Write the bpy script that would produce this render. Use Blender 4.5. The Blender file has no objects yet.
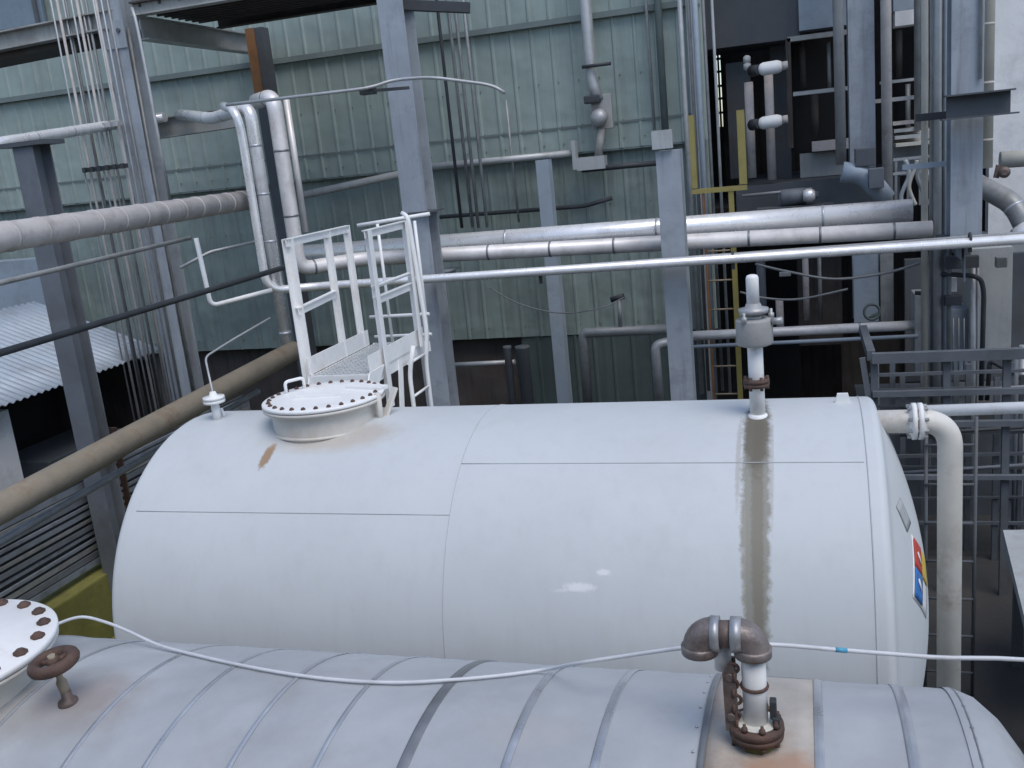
import bpy, bmesh, math, random
from mathutils import Vector, Matrix
random.seed(7)
R_ = math.radians
scene = bpy.context.scene
COL = scene.collection

# ------------------------------------------------------------------ camera
FPX = 961.36; PITCH = .2336; ROLL = .1025; YAW = .306; CH = 4.366
CP = Vector((0, 0, CH))
cF = Vector((-math.sin(YAW)*math.cos(PITCH), math.cos(YAW)*math.cos(PITCH), -math.sin(PITCH)))
_R = Vector((math.cos(YAW), math.sin(YAW), 0)); _U = _R.cross(cF)
cR = _R*math.cos(ROLL) - _U*math.sin(ROLL)
cU = _R*math.sin(ROLL) + _U*math.cos(ROLL)

def ray(px, py): return cF + cR*((px-512)/FPX) - cU*((py-384)/FPX)
def at(px, py, Y):                       # survey point: photo position read off at distance Y
    d = ray(px, py); return CP + d*(Y/d.y)
def at_x(px, py, X):
    d = ray(px, py); return CP + d*(X/d.x)
def at_z(px, py, Z):
    d = ray(px, py); return CP + d*((Z-CH)/d.z)

# ------------------------------------------------------------------ materials
def mat(name, col, rough=.6, metal=0., var=.25, scale=3., dirt=None, dirt_amt=.35, dirt_scale=1.6,
        bump=.08, streak=None, streak_amt=.4, spots=(), spec=.5, fine=25., panels=0., dents=0.):
    m = bpy.data.materials.new(name); m.use_nodes = True
    nt = m.node_tree; N = nt.nodes; Lk = nt.links; N.clear()
    out = N.new('ShaderNodeOutputMaterial'); b = N.new('ShaderNodeBsdfPrincipled')
    Lk.new(b.outputs[0], out.inputs[0])
    geo = N.new('ShaderNodeNewGeometry'); pos = geo.outputs['Position']
    def noise(sc, det=6, rgh=.6, vec=pos):
        n = N.new('ShaderNodeTexNoise'); n.inputs['Scale'].default_value = sc
        n.inputs['Detail'].default_value = det; n.inputs['Roughness'].default_value = rgh
        Lk.new(vec, n.inputs['Vector']); return n
    def ramp(src, a, bb, va=0., vb=1.):
        r = N.new('ShaderNodeMapRange'); r.inputs['From Min'].default_value = a; r.inputs['From Max'].default_value = bb
        r.inputs['To Min'].default_value = va; r.inputs['To Max'].default_value = vb
        Lk.new(src, r.inputs['Value']); return r.outputs[0]
    def mix(fac, a, c2):
        x = N.new('ShaderNodeMix'); x.data_type = 'RGBA'
        if isinstance(fac, float): x.inputs[0].default_value = fac
        else: Lk.new(fac, x.inputs[0])
        for k, v in ((6, a), (7, c2)):
            if isinstance(v, tuple): x.inputs[k].default_value = (*v[:3], 1)
            else: Lk.new(v, x.inputs[k])
        return x.outputs[2]
    n1 = noise(scale); n2 = noise(fine, 4)
    lo = tuple(c*(1-var) for c in col); hi = tuple(min(1, c*(1+var*.6)) for c in col)
    c = mix(ramp(n1.outputs[0], .3, .7), lo, hi)
    c = mix(ramp(n2.outputs[0], .45, .75, 0, var*.6), c, tuple(x*.55 for x in col))
    if streak:
        mp = N.new('ShaderNodeMapping'); mp.inputs['Scale'].default_value = (7, 7, .45); Lk.new(pos, mp.inputs[0])
        s = noise(1.6, 5, .65, mp.outputs[0])
        c = mix(ramp(s.outputs[0], .5, .72, 0, streak_amt), c, streak)
    if dirt:
        d = noise(dirt_scale, 8, .7)
        c = mix(ramp(d.outputs[0], .52, .7, 0, dirt_amt), c, dirt)
    if panels:                                     # separate sheets that weathered differently
        sx = N.new('ShaderNodeSeparateXYZ'); Lk.new(pos, sx.inputs[0])
        qx = N.new('ShaderNodeMath'); qx.operation = 'DIVIDE'; Lk.new(sx.outputs[0], qx.inputs[0]); qx.inputs[1].default_value = panels
        fl = N.new('ShaderNodeMath'); fl.operation = 'FLOOR'; Lk.new(qx.outputs[0], fl.inputs[0])
        wn = N.new('ShaderNodeTexWhiteNoise'); wn.noise_dimensions = '1D'; Lk.new(fl.outputs[0], wn.inputs['W'])
        c = mix(ramp(wn.outputs['Value'], 0, 1, 0, .45), c, tuple(x*.72 for x in col))
    for (cen, rad, colr, amt, soft) in spots:     # stains and scuffs with a place and outline of their own
        wob = noise(max(9., min(45., 1.6/min(rad))), 5, .65)
        sub = N.new('ShaderNodeVectorMath'); sub.operation = 'SUBTRACT'; Lk.new(pos, sub.inputs[0]); sub.inputs[1].default_value = cen
        dv = N.new('ShaderNodeVectorMath'); dv.operation = 'DIVIDE'; Lk.new(sub.outputs[0], dv.inputs[0]); dv.inputs[1].default_value = rad
        ln = N.new('ShaderNodeVectorMath'); ln.operation = 'LENGTH'; Lk.new(dv.outputs[0], ln.inputs[0])
        ad = N.new('ShaderNodeMath'); ad.operation = 'MULTIPLY_ADD'; Lk.new(wob.outputs[0], ad.inputs[0]); ad.inputs[1].default_value = .9; 
        Lk.new(ln.outputs['Value'], ad.inputs[2])
        f = ramp(ad.outputs[0], 1.45-soft, 1.45, amt, 0.)
        c = mix(f, c, colr)
    Lk.new(c, b.inputs['Base Color'])
    Lk.new(ramp(n1.outputs[0], .3, .7, max(.04, rough-.1), min(1, rough+.12)), b.inputs['Roughness'])
    b.inputs['Metallic'].default_value = metal
    b.inputs['Specular IOR Level'].default_value = spec
    if bump:
        bp = N.new('ShaderNodeBump'); bp.inputs['Strength'].default_value = bump; bp.inputs['Distance'].default_value = .02
        Lk.new(noise(fine*.6, 5).outputs[0], bp.inputs['Height'])
        if dents:
            b2 = N.new('ShaderNodeBump'); b2.inputs['Strength'].default_value = dents; b2.inputs['Distance'].default_value = .12
            Lk.new(noise(2.2, 2, .45).outputs[0], b2.inputs['Height']); Lk.new(b2.outputs[0], bp.inputs['Normal'])
        Lk.new(bp.outputs[0], b.inputs['Normal'])
    return m

RUST = (.13, .055, .03); GRIME = (.09, .085, .08)
TANK_Y, TANK_Z, TANK_R = 5.752, 1.55, 1.2
XL, XR = -4.18, .30
FT_Y, FT_Z, FT_R = 2.7, 1.409, 1.15

def surf(X, deg, yc=TANK_Y, zc=TANK_Z, r=TANK_R):
    return Vector((X, yc+r*math.cos(R_(deg)), zc+r*math.sin(R_(deg))))

M = {}
tank_spots = [
    ((-.28, 5.0, 2.35), (.085, 1.25, 1.05), (.235, .225, .18), .88, .25),
    ((-.27, 5.0, 2.35), (.038, 1.2, 1.0), (.18, .16, .12), .65, .35),
    ((-.28, 5.42, 2.70), (.09, .45, .36), (.13, .115, .085), .85, .35),
    ((-3.36, 5.23, 2.63), (.042, .14, .12), (.3, .17, .07), .85, .35),
    ((-3.0, 5.34, 2.69), (.5, .13, .12), (.46, .36, .25), .45, .7),
    ((-2.72, 5.45, 2.72), (.26, .16, .1), (.42, .33, .24), .5, .7),
    ((-1.31, 4.67, 2.03), (.10, .02, .022), (.80, .81, .81), .75, .5), ((-1.21, 4.66, 2.06), (.11, .022, .035), (.80, .81, .81), .8, .5),
    ((-1.08, 4.7, 2.13), (.045, .02, .022), (.80, .81, .81), .75, .5), ((-1.05, 4.71, 2.11), (.03, .02, .02), (.8, .81, .81), .6, .5),
    ((-.375, 5.2, 2.6), (.018, .5, .3), (.34, .31, .26), .5, .5), ((-.195, 5.15, 2.55), (.014, .55, .35), (.36, .33, .28), .45, .5), ((-.34, 4.75, 2.2), (.016, .4, .5), (.36, .33, .28), .4, .5),
]
M['tank'] = mat('white_tank_paint', (.56, .59, .60), .58, var=.03, scale=1.2, dirt=(.44, .44, .42), dirt_amt=.22, dirt_scale=1.1,
                bump=.03, streak=(.42, .42, .41), streak_amt=.15, spots=tank_spots, dents=.06)
M['weld'] = mat('weld_paint', (.47, .50, .51), .5, var=.15)
M['white'] = mat('white_paint', (.86, .86, .84), .45, var=.08, scale=4, dirt=(.42, .33, .24), dirt_amt=.35, dirt_scale=4, bump=.04)
M['cream'] = mat('aged_cream_paint', (.68, .66, .60), .5, var=.12, scale=4, dirt=(.3, .2, .13), dirt_amt=.5, dirt_scale=3.5, bump=.06)
M['neck'] = mat('manhole_neck_paint', (.68, .65, .59), .5, var=.1, scale=3, dirt=(.45, .35, .25), dirt_amt=.5, dirt_scale=3, bump=.05)
fts = [((-2.62, 2.6, 2.55), (.32, .22, .2), (.30, .24, .21), .6, .7),
       ((-2.75, 2.45, 2.55), (.5, .12, .2), (.36, .35, .34), .5, .7),
       ((-.16, 2.75, 2.56), (.2, .34, .3), (.37, .30, .24), .5, .7),
       ((-.9, 2.62, 2.56), (.26, .13, .2), (.45, .42, .40), .4, .7)]
M['clad'] = mat('weathered_cladding', (.44, .46, .472), .48, .1, var=.11, scale=1.6, dirt=(.36, .35, .35), dirt_amt=.5, dirt_scale=2.6, bump=.12, spots=fts, dents=.6)
M['band'] = mat('steel_band', (.50, .52, .55), .34, .5, var=.2, scale=6, bump=.08)
M['banddark'] = mat('tarnished_band', (.27, .28, .29), .45, .5, var=.25, scale=6)
M['patch'] = mat('stained_patch_sheet', (.46, .42, .37), .6, var=.2, scale=4, dirt=(.33, .24, .18), dirt_amt=.7, dirt_scale=3.4, bump=.1,
                 spots=[((-.1, 2.50, 2.56), (.16, .13, .2), (.40, .22, .13), .7, .5)])
M['rust'] = mat('rusty_iron', (.12, .075, .06), .75, .2, var=.45, scale=9, dirt=(.2, .11, .07), dirt_amt=.7, dirt_scale=14, bump=.5)
M['rustlight'] = mat('worn_rusty_casting', (.19, .15, .135), .6, .35, var=.45, scale=12, dirt=(.2, .12, .08), dirt_amt=.6, dirt_scale=10, bump=.4)
M['rustelbow'] = mat('rusted_elbow_casting', (.25, .215, .20), .42, .3, var=.4, scale=16, dirt=(.10, .06, .05), dirt_amt=.8, dirt_scale=9, bump=.35)
M['tape'] = mat('grey_sealing_tape', (.42, .43, .44), .4, .5, var=.25, scale=14)
M['silver'] = mat('aluminium_jacket', (.86, .855, .85), .28, .38, var=.05, scale=5, dirt=(.4, .36, .33), dirt_amt=.35, dirt_scale=3, bump=.04)
M['silverdull'] = mat('dull_aluminium_jacket', (.80, .77, .75), .42, .2, var=.15, scale=4, dirt=(.36, .3, .26), dirt_amt=.45, dirt_scale=3, bump=.05)
M['lag'] = mat('canvas_lagging', (.52, .485, .46), .8, var=.16, scale=5, dirt=(.22, .19, .17), dirt_amt=.6, dirt_scale=4, bump=.2)
M['brown'] = mat('brown_lagging', (.34, .285, .21), .75, var=.22, scale=3, dirt=(.15, .08, .04), dirt_amt=.6, dirt_scale=3, bump=.25)
M['blue'] = mat('blue_grey_steel', (.34, .375, .41), .55, var=.14, scale=2.5, dirt=(.14, .15, .17), dirt_amt=.5, dirt_scale=2.4, streak=(.15, .14, .14), streak_amt=.5, bump=.08)
M['bluedark'] = mat('dark_blue_steel', (.088, .098, .108), .6, var=.2, scale=2.5, dirt=(.08, .06, .05), dirt_amt=.6, bump=.1)
M['bluemid'] = mat('weathered_blue_steel', (.155, .172, .195), .6, var=.2, scale=2.5, dirt=(.08, .07, .06), dirt_amt=.6, bump=.1)
M['bluepale'] = mat('pale_blue_panel', (.32, .375, .43), .55, var=.1, scale=2, dirt=(.16, .17, .18), dirt_amt=.5)
M['grey'] = mat('grey_conduit', (.30, .31, .31), .5, .3, var=.2, scale=8, dirt=(.15, .13, .12), dirt_amt=.5, dirt_scale=5)
M['palegrey'] = mat('pale_grey_pipe', (.44, .45, .45), .45, .3, var=.15, scale=6, dirt=(.22, .2, .18), dirt_amt=.5, dirt_scale=4)
M['darkpipe'] = mat('dark_conduit', (.045, .05, .056), .6, var=.3, scale=6)
M['beam'] = mat('grey_beam_paint', (.36, .365, .35), .6, var=.14, scale=3, dirt=(.15, .12, .1), dirt_amt=.5, streak=(.16, .12, .1), streak_amt=.4)
M['deck'] = mat('dark_deck_underside', (.075, .066, .058), .8, var=.4, scale=5, dirt=(.07, .04, .025), dirt_amt=.6, bump=.3)
M['wall'] = mat('green_wall_sheet', (.30, .365, .335), .5, var=.07, scale=1.1, dirt=(.20, .245, .225), dirt_amt=.5, dirt_scale=1.2, streak=(.22, .235, .205), streak_amt=.5, bump=.05, panels=.795, dents=.35)
M['wall2'] = mat('darker_green_wall_sheet', (.25, .31, .285), .55, var=.14, scale=1.4, dirt=(.11, .14, .135), dirt_amt=.6, dirt_scale=1.1, streak=(.11, .12, .11), streak_amt=.6, bump=.06, panels=.795, dents=.35)  # lower sheets, a somewhat darker tone of the wall green
M['wall3'] = mat('dark_green_wall_sheet', (.085, .115, .11), .6, var=.2, scale=1.4, dirt=(.05, .06, .06), dirt_amt=.6, dirt_scale=1.1, streak=(.05, .06, .055), streak_amt=.6, bump=.06, panels=.795)  # wall foot, the darkest tone of the green
M['wallseam'] = mat('wall_flashing', (.165, .20, .19), .6, var=.2)
M['window'] = mat('blue_window_glass', (.17, .22, .27), .18, var=.25, scale=2)
M['black'] = mat('shade_dark', (.028, .026, .027), .85, var=.4, scale=3, dirt=(.035, .025, .02), dirt_amt=.6)  # shade of recesses and openings put into a near-black colour
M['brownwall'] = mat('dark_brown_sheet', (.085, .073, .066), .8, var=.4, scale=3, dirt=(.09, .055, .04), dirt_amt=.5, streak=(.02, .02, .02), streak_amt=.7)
M['greywall'] = mat('grey_render_wall', (.40, .42, .42), .75, var=.12, scale=1.5, dirt=(.25, .24, .23), dirt_amt=.5, dirt_scale=2, streak=(.26, .26, .25), streak_amt=.4, bump=.12)
M['whitewall'] = mat('white_render_wall', (.80, .80, .79), .75, var=.1, scale=1.5, dirt=(.42, .42, .42), dirt_amt=.5, dirt_scale=2.5, bump=.15)
M['yellow'] = mat('yellow_paint', (.33, .28, .09), .55, var=.2, scale=5, dirt=(.2, .15, .07), dirt_amt=.6, dirt_scale=5)
M['pipecream'] = mat('cream_pipe_jacket', (.52, .50, .43), .6, var=.12, scale=4, dirt=(.35, .3, .24), dirt_amt=.4)
M['roofblue'] = mat('galvanised_roof_sheet', (.42, .475, .53), .5, .25, var=.12, scale=1.6, dirt=(.26, .24, .23), dirt_amt=.45, dirt_scale=2.2, bump=.06,
                    spots=[((-9.3, 8.2, 2.7), (.9, .12, .4), (.42, .27, .15), .7, .5)])
M['ground'] = mat('stained_concrete', (.05, .048, .045), .85, var=.3, scale=.9, dirt=(.025, .022, .02), dirt_amt=.8, dirt_scale=.7, bump=.3)
M['bund'] = mat('mossy_yellow_kerb', (.20, .19, .05), .85, var=.3, scale=2, dirt=(.10, .10, .04), dirt_amt=.7, dirt_scale=3, bump=.3)
M['slat'] = mat('weathered_slat', (.20, .225, .255), .7, var=.3, scale=4, dirt=(.06, .055, .05), dirt_amt=.6, dirt_scale=5)
M['framegrey'] = mat('dark_frame_paint', (.12, .135, .15), .6, var=.2, scale=4, dirt=(.08, .07, .06), dirt_amt=.5)
M['drumgrey'] = mat('drum_grey', (.33, .33, .32), .6, var=.15, scale=8, dirt=(.2, .18, .16), dirt_amt=.5, dirt_scale=8)
M['grate'] = mat('painted_grating', (.58, .60, .60), .5, .2, var=.15, scale=9)
M['hose'] = mat('white_plastic_hose', (.64, .66, .68), .5, var=.12, scale=6, dirt=(.4, .38, .36), dirt_amt=.4, dirt_scale=8)
M['bluetape'] = mat('blue_tape', (.10, .38, .55), .5, var=.15)
M['signred'] = mat('sign_red', (.55, .055, .035), .5, var=.15, scale=9)
M['signblue'] = mat('sign_blue', (.03, .17, .48), .5, var=.15, scale=9)
M['signyellow'] = mat('sign_yellow', (.65, .45, .05), .5, var=.15)
M['signwhite'] = mat('sign_white', (.75, .75, .74), .5, var=.1)
M['orange'] = mat('rusty_orange_post', (.27, .13, .055), .7, var=.3, scale=4, dirt=(.12, .06, .03), dirt_amt=.7)

# ------------------------------------------------------------------ mesh building
ORIG = {}
class MB:
    def __init__(s): s.bm = bmesh.new()
    def box(s, c, d, rot=None, bevel=0.):
        mt = Matrix.Translation(Vector(c)) @ ((rot or Matrix()).to_4x4()) @ Matrix.Diagonal((*d, 1))
        r = bmesh.ops.create_cube(s.bm, size=1, matrix=mt)
        if bevel:
            es = list({e for v in r['verts'] for e in v.link_edges})
            bmesh.ops.bevel(s.bm, geom=es, offset=bevel, segments=2, affect='EDGES', profile=.6)
        return s
    def bar(s, p, q, w, h, up=(0, 0, 1), bevel=0.):
        p = Vector(p); q = Vector(q); d = q-p; L = d.length; x = d/L
        u = Vector(up); y = u.cross(x)
        if y.length < 1e-4: y = Vector((0, 1, 0)).cross(x)
        y.normalize(); z = x.cross(y)
        rot = Matrix((x, y, z)).transposed()
        return s.box((p+q)/2, (L, w, h), rot, bevel)
    def ring(s, c, t, r, n, ref):
        t = t.normalized(); a = ref - t*ref.dot(t)
        if a.length < 1e-4: a = t.orthogonal()
        a.normalize(); b = t.cross(a)
        return [s.bm.verts.new(c + (a*math.cos(2*math.pi*k/n) + b*math.sin(2*math.pi*k/n))*r) for k in range(n)], a
    def tube(s, pts, r, n=12, cap=True, radii=None):
        pts = [Vector(p) for p in pts]; prev = None; ref = Vector((.13, .21, .97))
        first = None
        for i, p in enumerate(pts):
            t = (pts[min(i+1, len(pts)-1)] - pts[max(i-1, 0)])
            if t.length < 1e-7: continue
            ring, ref = s.ring(p, t, radii[i] if radii else r, n, ref)
            if prev:
                for k in range(n):
                    f = s.bm.faces.new((prev[k], prev[(k+1) % n], ring[(k+1) % n], ring[k])); f.smooth = True
            else: first = ring
            prev = ring
        if cap:
            try: s.bm.faces.new(first[::-1]); s.bm.faces.new(prev)
            except ValueError: pass
        return s
    def lathe(s, base, axis, prof, n=32, cap=True):
        axis = Vector(axis).normalized(); base = Vector(base); ref = axis.orthogonal(); prev = None
        for (h, r) in prof:
            ring, _ = s.ring(base+axis*h, axis, max(r, 1e-4), n, ref)
            if prev:
                for k in range(n):
                    f = s.bm.faces.new((prev[k], prev[(k+1) % n], ring[(k+1) % n], ring[k])); f.smooth = True
            elif cap: s.bm.faces.new(ring[::-1])
            prev = ring
        if cap: s.bm.faces.new(prev)
        return s
    def torus(s, c, axis, R, r, n=28, m=8):
        axis = Vector(axis).normalized(); a = axis.orthogonal().normalized(); b = axis.cross(a); c = Vector(c)
        vs = []
        for i in range(n):
            t = 2*math.pi*i/n; o = a*math.cos(t)+b*math.sin(t)
            vs.append([s.bm.verts.new(c+o*(R+r*math.cos(2*math.pi*k/m))+axis*r*math.sin(2*math.pi*k/m)) for k in range(m)])
        for i in range(n):
            for k in range(m):
                f = s.bm.faces.new((vs[i][k], vs[(i+1) % n][k], vs[(i+1) % n][(k+1) % m], vs[i][(k+1) % m])); f.smooth = True
        return s
    def grid(s, fn, nu, nv, smooth=True):
        vs = [[s.bm.verts.new(fn(u/nu, v/nv)) for v in range(nv+1)] for u in range(nu+1)]
        for u in range(nu):
            for v in range(nv):
                f = s.bm.faces.new((vs[u][v], vs[u+1][v], vs[u+1][v+1], vs[u][v+1])); f.smooth = smooth
        return s
    def prism(s, poly, off):
        off = Vector(off); a = [s.bm.verts.new(Vector(p)) for p in poly]; b = [s.bm.verts.new(Vector(p)+off) for p in poly]
        n = len(a); s.bm.faces.new(a[::-1]); s.bm.faces.new(b)
        for k in range(n): s.bm.faces.new((a[k], a[(k+1) % n], b[(k+1) % n], b[k]))
        return s
    def build(s, name, m, parent=None, solid=0.):
        bmesh.ops.recalc_face_normals(s.bm, faces=s.bm.faces[:])
        me = bpy.data.meshes.new(name)
        o = bpy.data.objects.new(name, me); COL.objects.link(o)
        if parent is not None:
            org = ORIG[parent.name]; o.parent = parent
        else:
            vs = s.bm.verts; n = max(1, len(vs))
            org = Vector((sum(v.co.x for v in vs)/n, sum(v.co.y for v in vs)/n, min(v.co.z for v in vs)))
            o.location = org
        ORIG[o.name] = org
        bmesh.ops.translate(s.bm, verts=s.bm.verts[:], vec=-org)
        s.bm.to_mesh(me); s.bm.free()
        me.materials.append(m if not isinstance(m, str) else M[m])
        if solid:
            md = o.modifiers.new('thickness', 'SOLIDIFY'); md.thickness = solid
        return o

def tag(o, label=None, cat=None, group=None, kind=None):
    if label: o['label'] = label
    if cat: o['category'] = cat
    if group: o['group'] = group
    if kind: o['kind'] = kind
    return o
def thing(name, loc, label, cat, group=None):
    o = bpy.data.objects.new(name, None); COL.objects.link(o); o.location = loc; o.empty_display_size = .2
    ORIG[o.name] = Vector(loc)
    return tag(o, label, cat, group)
def dup(o, delta, parent):
    c = o.copy(); COL.objects.link(c); c.parent = parent; c.location = o.location + Vector(delta); ORIG[c.name] = ORIG[o.name]
    return c

def bend(pts, r, seg=7):                 # polyline with rounded corners
    pts = [Vector(p) for p in pts]; out = [pts[0]]
    for i in range(1, len(pts)-1):
        a, b, c = pts[i-1], pts[i], pts[i+1]
        d1 = min(r, (a-b).length*.49); d2 = min(r, (c-b).length*.49)
        p = b+(a-b).normalized()*d1; q = b+(c-b).normalized()*d2
        for k in range(seg+1):
            t = k/seg; out.append(p*(1-t)**2 + b*2*t*(1-t) + q*t*t)
    out.append(pts[-1]); return out
def smooth_path(pts, n=8):               # Catmull-Rom through the points
    pts = [Vector(p) for p in pts]; P = [pts[0]*2-pts[1]]+pts+[pts[-1]*2-pts[-2]]; out = []
    for i in range(1, len(P)-2):
        for k in range(n):
            t = k/n; a, b, c, d = P[i-1:i+3]
            out.append(.5*((2*b)+(c-a)*t+(2*a-5*b+4*c-d)*t*t+(3*b-a-3*c+d)*t**3))
    out.append(pts[-1]); return out

# ------------------------------------------------------------------ ground and sky
g = MB(); g.box((0, 20, -.1), (400, 400, .2)); tag(g.build('ground', 'ground'), kind='structure')
b = MB(); b.box((-6.98, 6.2, .34), (.36, 9.6, .68), bevel=.02); tag(b.build('kerb', 'bund'), kind='structure')
b = MB(); b.box((-5.9, 5.9, .02), (1.75, 9.4, .05)); tag(b.build('containment_floor', 'bund'), kind='structure')

# ------------------------------------------------------------------ main storage tank
T = thing('storage_tank', (-1.9, TANK_Y, 0), 'large white horizontal cylindrical storage tank with bolted manhole and brown vertical stain', 'storage tank')
sh = MB()
sh.lathe((XL, TANK_Y, TANK_Z), (1, 0, 0), [(k*(XR-XL)/24, TANK_R) for k in range(25)], n=128, cap=False)
shell = sh.build('shell', 'tank', T)
def arc(X, a0, a1, off=.001, n=24, yc=TANK_Y, zc=TANK_Z, r=TANK_R):
    return [surf(X, a0+(a1-a0)*k/n, yc, zc, r+off) for k in range(n+1)]
def line(x0, x1, a, off=.001): return [surf(x0+(x1-x0)*k/8, a, r=TANK_R+off) for k in range(9)]
for path, w in ((line(XL+.02, -2.0, 136.5), .0028), (line(-2.0, XR-.02, 119.6), .0028), (arc(-2.0, 60, 185, n=40), .0025),
                (arc(XR-.005, -40, 215, n=70), .004)):
    MB().tube(path, w, n=6).build('weld_seam', 'weld', shell)
# dished heads
HK, HR_, HD_D, HN = .05, .06, .26, .04          # knuckle length, knuckle drop, dish depth
def head_prof():
    pr = [(0, TANK_R), (HN, TANK_R)]
    for k in range(1, 9):
        a = k/8*math.pi/2; pr.append((HN+HK*math.sin(a), TANK_R-HR_*(1-math.cos(a))))
    for k in range(1, 25):
        q = 1-k/24; pr.append((HN+HK+HD_D*(1-q*q), (TANK_R-HR_)*q))
    return pr
MB().lathe((XR, TANK_Y, TANK_Z), (1, 0, 0), head_prof(), n=128, cap=False).build('head', 'tank', T)
MB().lathe((XL, TANK_Y, TANK_Z), (-1, 0, 0), head_prof(), n=128, cap=False).build('head', 'tank', T)
for X in (-3.3, -.5):
    s = MB(); s.box((X, TANK_Y, .1), (.34, 2.0, .2), bevel=.01)
    s.prism([(X-.1, TANK_Y-1.0, .2), (X-.1, TANK_Y+1.0, .2), (X-.1, TANK_Y+1.02, .95), (X-.1, TANK_Y+.7, .57), (X-.1, TANK_Y, .345), (X-.1, TANK_Y-.7, .57), (X-.1, TANK_Y-1.02, .95)], (.2, 0, 0))
    s.build('saddle', 'greywall', T)
for X, deg in ((-4.06, 88), (.2, 88)):
    p = surf(X, deg)-Vector((0, 0, .02)); s = MB()
    s.box(p+Vector((0, 0, .003)), (.13, .12, .012), bevel=.003)
    s.prism([p+Vector((-.05, -.012, 0)), p+Vector((.05, -.012, 0)), p+Vector((.03, -.012, .075)), p+Vector((-.03, -.012, .075))], (0, .024, 0))
    s.build('lifting_lug', 'white', T)
# manhole
MH = Vector((-3.148, 5.70, 2.90)); MR = .415
MB().lathe((MH.x, MH.y, 2.50), (0, 0, 1), [(0, .36), (.36, .36)], n=64, cap=False).build('manhole_neck', 'neck', T)
MB().torus((MH.x, MH.y, 2.70), (0, 0, 1), .365, .010, 64).build('neck_weld', 'neck', T)
MB().lathe((MH.x, MH.y, 2.855), (0, 0, 1), [(0, .35), (.002, MR), (.02, MR), (.022, MR-.004)], n=72).build('neck_flange', 'neck', T)
cov = MB().lathe((MH.x, MH.y, 2.882), (0, 0, 1), [(0, MR-.004), (.001, MR), (.018, MR), (.022, MR-.006), (.023, .30), (.024, .05)], n=72).build('manhole_cover', 'white', T)
bolt0 = None
NB = 28
for k in range(NB):
    a = 2*math.pi*(k+.5)/NB; pp = MH + Vector((math.cos(a)*(MR-.045), math.sin(a)*(MR-.045), 0)); 
    if bolt0 is None:
        q0 = pp.copy(); bm_ = MB().lathe((pp.x, pp.y, 2.902), (0, 0, 1), [(0, .016), (.011, .016), (.012, .010), (.018, .010)], n=6); bolt0 = bm_.build('bolt', 'rust', cov)
    else: dup(bolt0, pp-q0, cov)
hd = MB(); hp = MH+Vector((-.29, .14, .0))
hd.tube(bend([hp+Vector((-.04, -.06, 0)), hp+Vector((-.04, -.06, .085)), hp+Vector((.04, .06, .085)), hp+Vector((.04, .06, 0))], .03), .012, 8).build('handle', 'white', cov)
hl = MB(); hl.bar(MH+Vector((.1, .2, .012)), MH+Vector((.40, .12, .012)), .09, .028, bevel=.004); hl.build('hinge_strap', 'white', cov)
lp = MB(); lp.bar(MH+Vector((-.2, -.06, .012)), MH+Vector((.14, -.02, .012)), .05, .02, bevel=.004); lp.build('centre_bar', 'white', cov)
# davit bracket beside the manhole
d = MB(); q = MH+Vector((.43, -.02, 0))
d.bar(q+Vector((-.03, -.02, -.26)), q+Vector((.06, .12, .02)), .05, .02, bevel=.004); d.lathe(q+Vector((-.02, 0, -.24)), (0, 0, 1), [(0, .022), (.25, .022), (.255, .015)], n=12); d.build('davit_bracket', 'neck', T)

# hazard diamond glued on the right head
def head_pt(dy, dz, off=.006):
    rr = math.hypot(dy, dz)/(TANK_R-HR_)
    return Vector((XR+HN+HK+HD_D*(1-rr*rr)+off, TANK_Y+dy, TANK_Z+dz))
DY, DZ, DS = -.55, .37, .165
def dia(u, v, off): # u right, v up in diamond axes (rotated 45 degrees)
    return head_pt(DY+(u-v)*.7071, DZ+(u+v)*.7071, off)
sg = MB().grid(lambda u, v: dia((u-.5)*2*DS*1.06, (v-.5)*2*DS*1.06, .004), 8, 8).build('hazard_diamond', 'signwhite', T, solid=.003)
for (u0, v0, mm) in ((-1, 0, 'signblue'), (0, 0, 'signred'), (0, -1, 'signyellow')):
    MB().grid(lambda u, v: dia((u0+u*.98+.01)*DS, (v0+v*.98+.01)*DS, .009), 5, 5).build('hazard_field', mm, sg, solid=.002)
MB().grid(lambda u, v: dia((-.62+.1*u+.25*v)*DS, (.3+.45*v-.15*u)*DS, .013), 2, 2).build('field_mark', 'signwhite', sg, solid=.002)
MB().grid(lambda u, v: dia((.3+.1*u+.25*v)*DS, (.3+.45*v-.15*u)*DS, .013), 2, 2).build('field_mark', 'signwhite', sg, solid=.002)

MB().grid(lambda u, v: head_pt(-.62+.13*u-.04*v, .66+.16*v, .006), 4, 4).build('faded_label', 'greywall', T, solid=.003)

# ------------------------------------------------------------------ vent on the tank (right)
vb = surf(-.28, 97.7); V0 = Vector((vb.x, vb.y, vb.z-.03))
vt = thing('tank_vent', V0, 'white vent pipe with drum shaped grey relief valve standing on the large white tank', 'vent')
def up(h): return V0+Vector((0, 0, h))
MB().lathe(V0, (0, 0, 1), [(0, .044), (.62, .044)], n=24).build('riser', 'white', vt)
MB().lathe(up(.0), (0, 0, 1), [(0, .07), (.034, .055), (.04, .046)], n=24).build('base_pad', 'white', vt)
fl = MB(); fl.lathe(up(.205), (0, 0, 1), [(0, .073), (.02, .075), (.021, .07), (.025, .07), (.026, .075), (.046, .073)], n=28)
fl.build('flange', 'rust', vt)
fb = None
for k in range(6):
    a = k*math.pi/3; pp = Vector((math.cos(a)*.062, math.sin(a)*.062, 0))
    if fb is None: q0 = pp; fb = MB().lathe(up(.19)+pp, (0, 0, 1), [(0, .010), (.078, .010)], n=6).build('bolt', 'rust', vt)
    else: dup(fb, pp-q0, vt)
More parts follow.
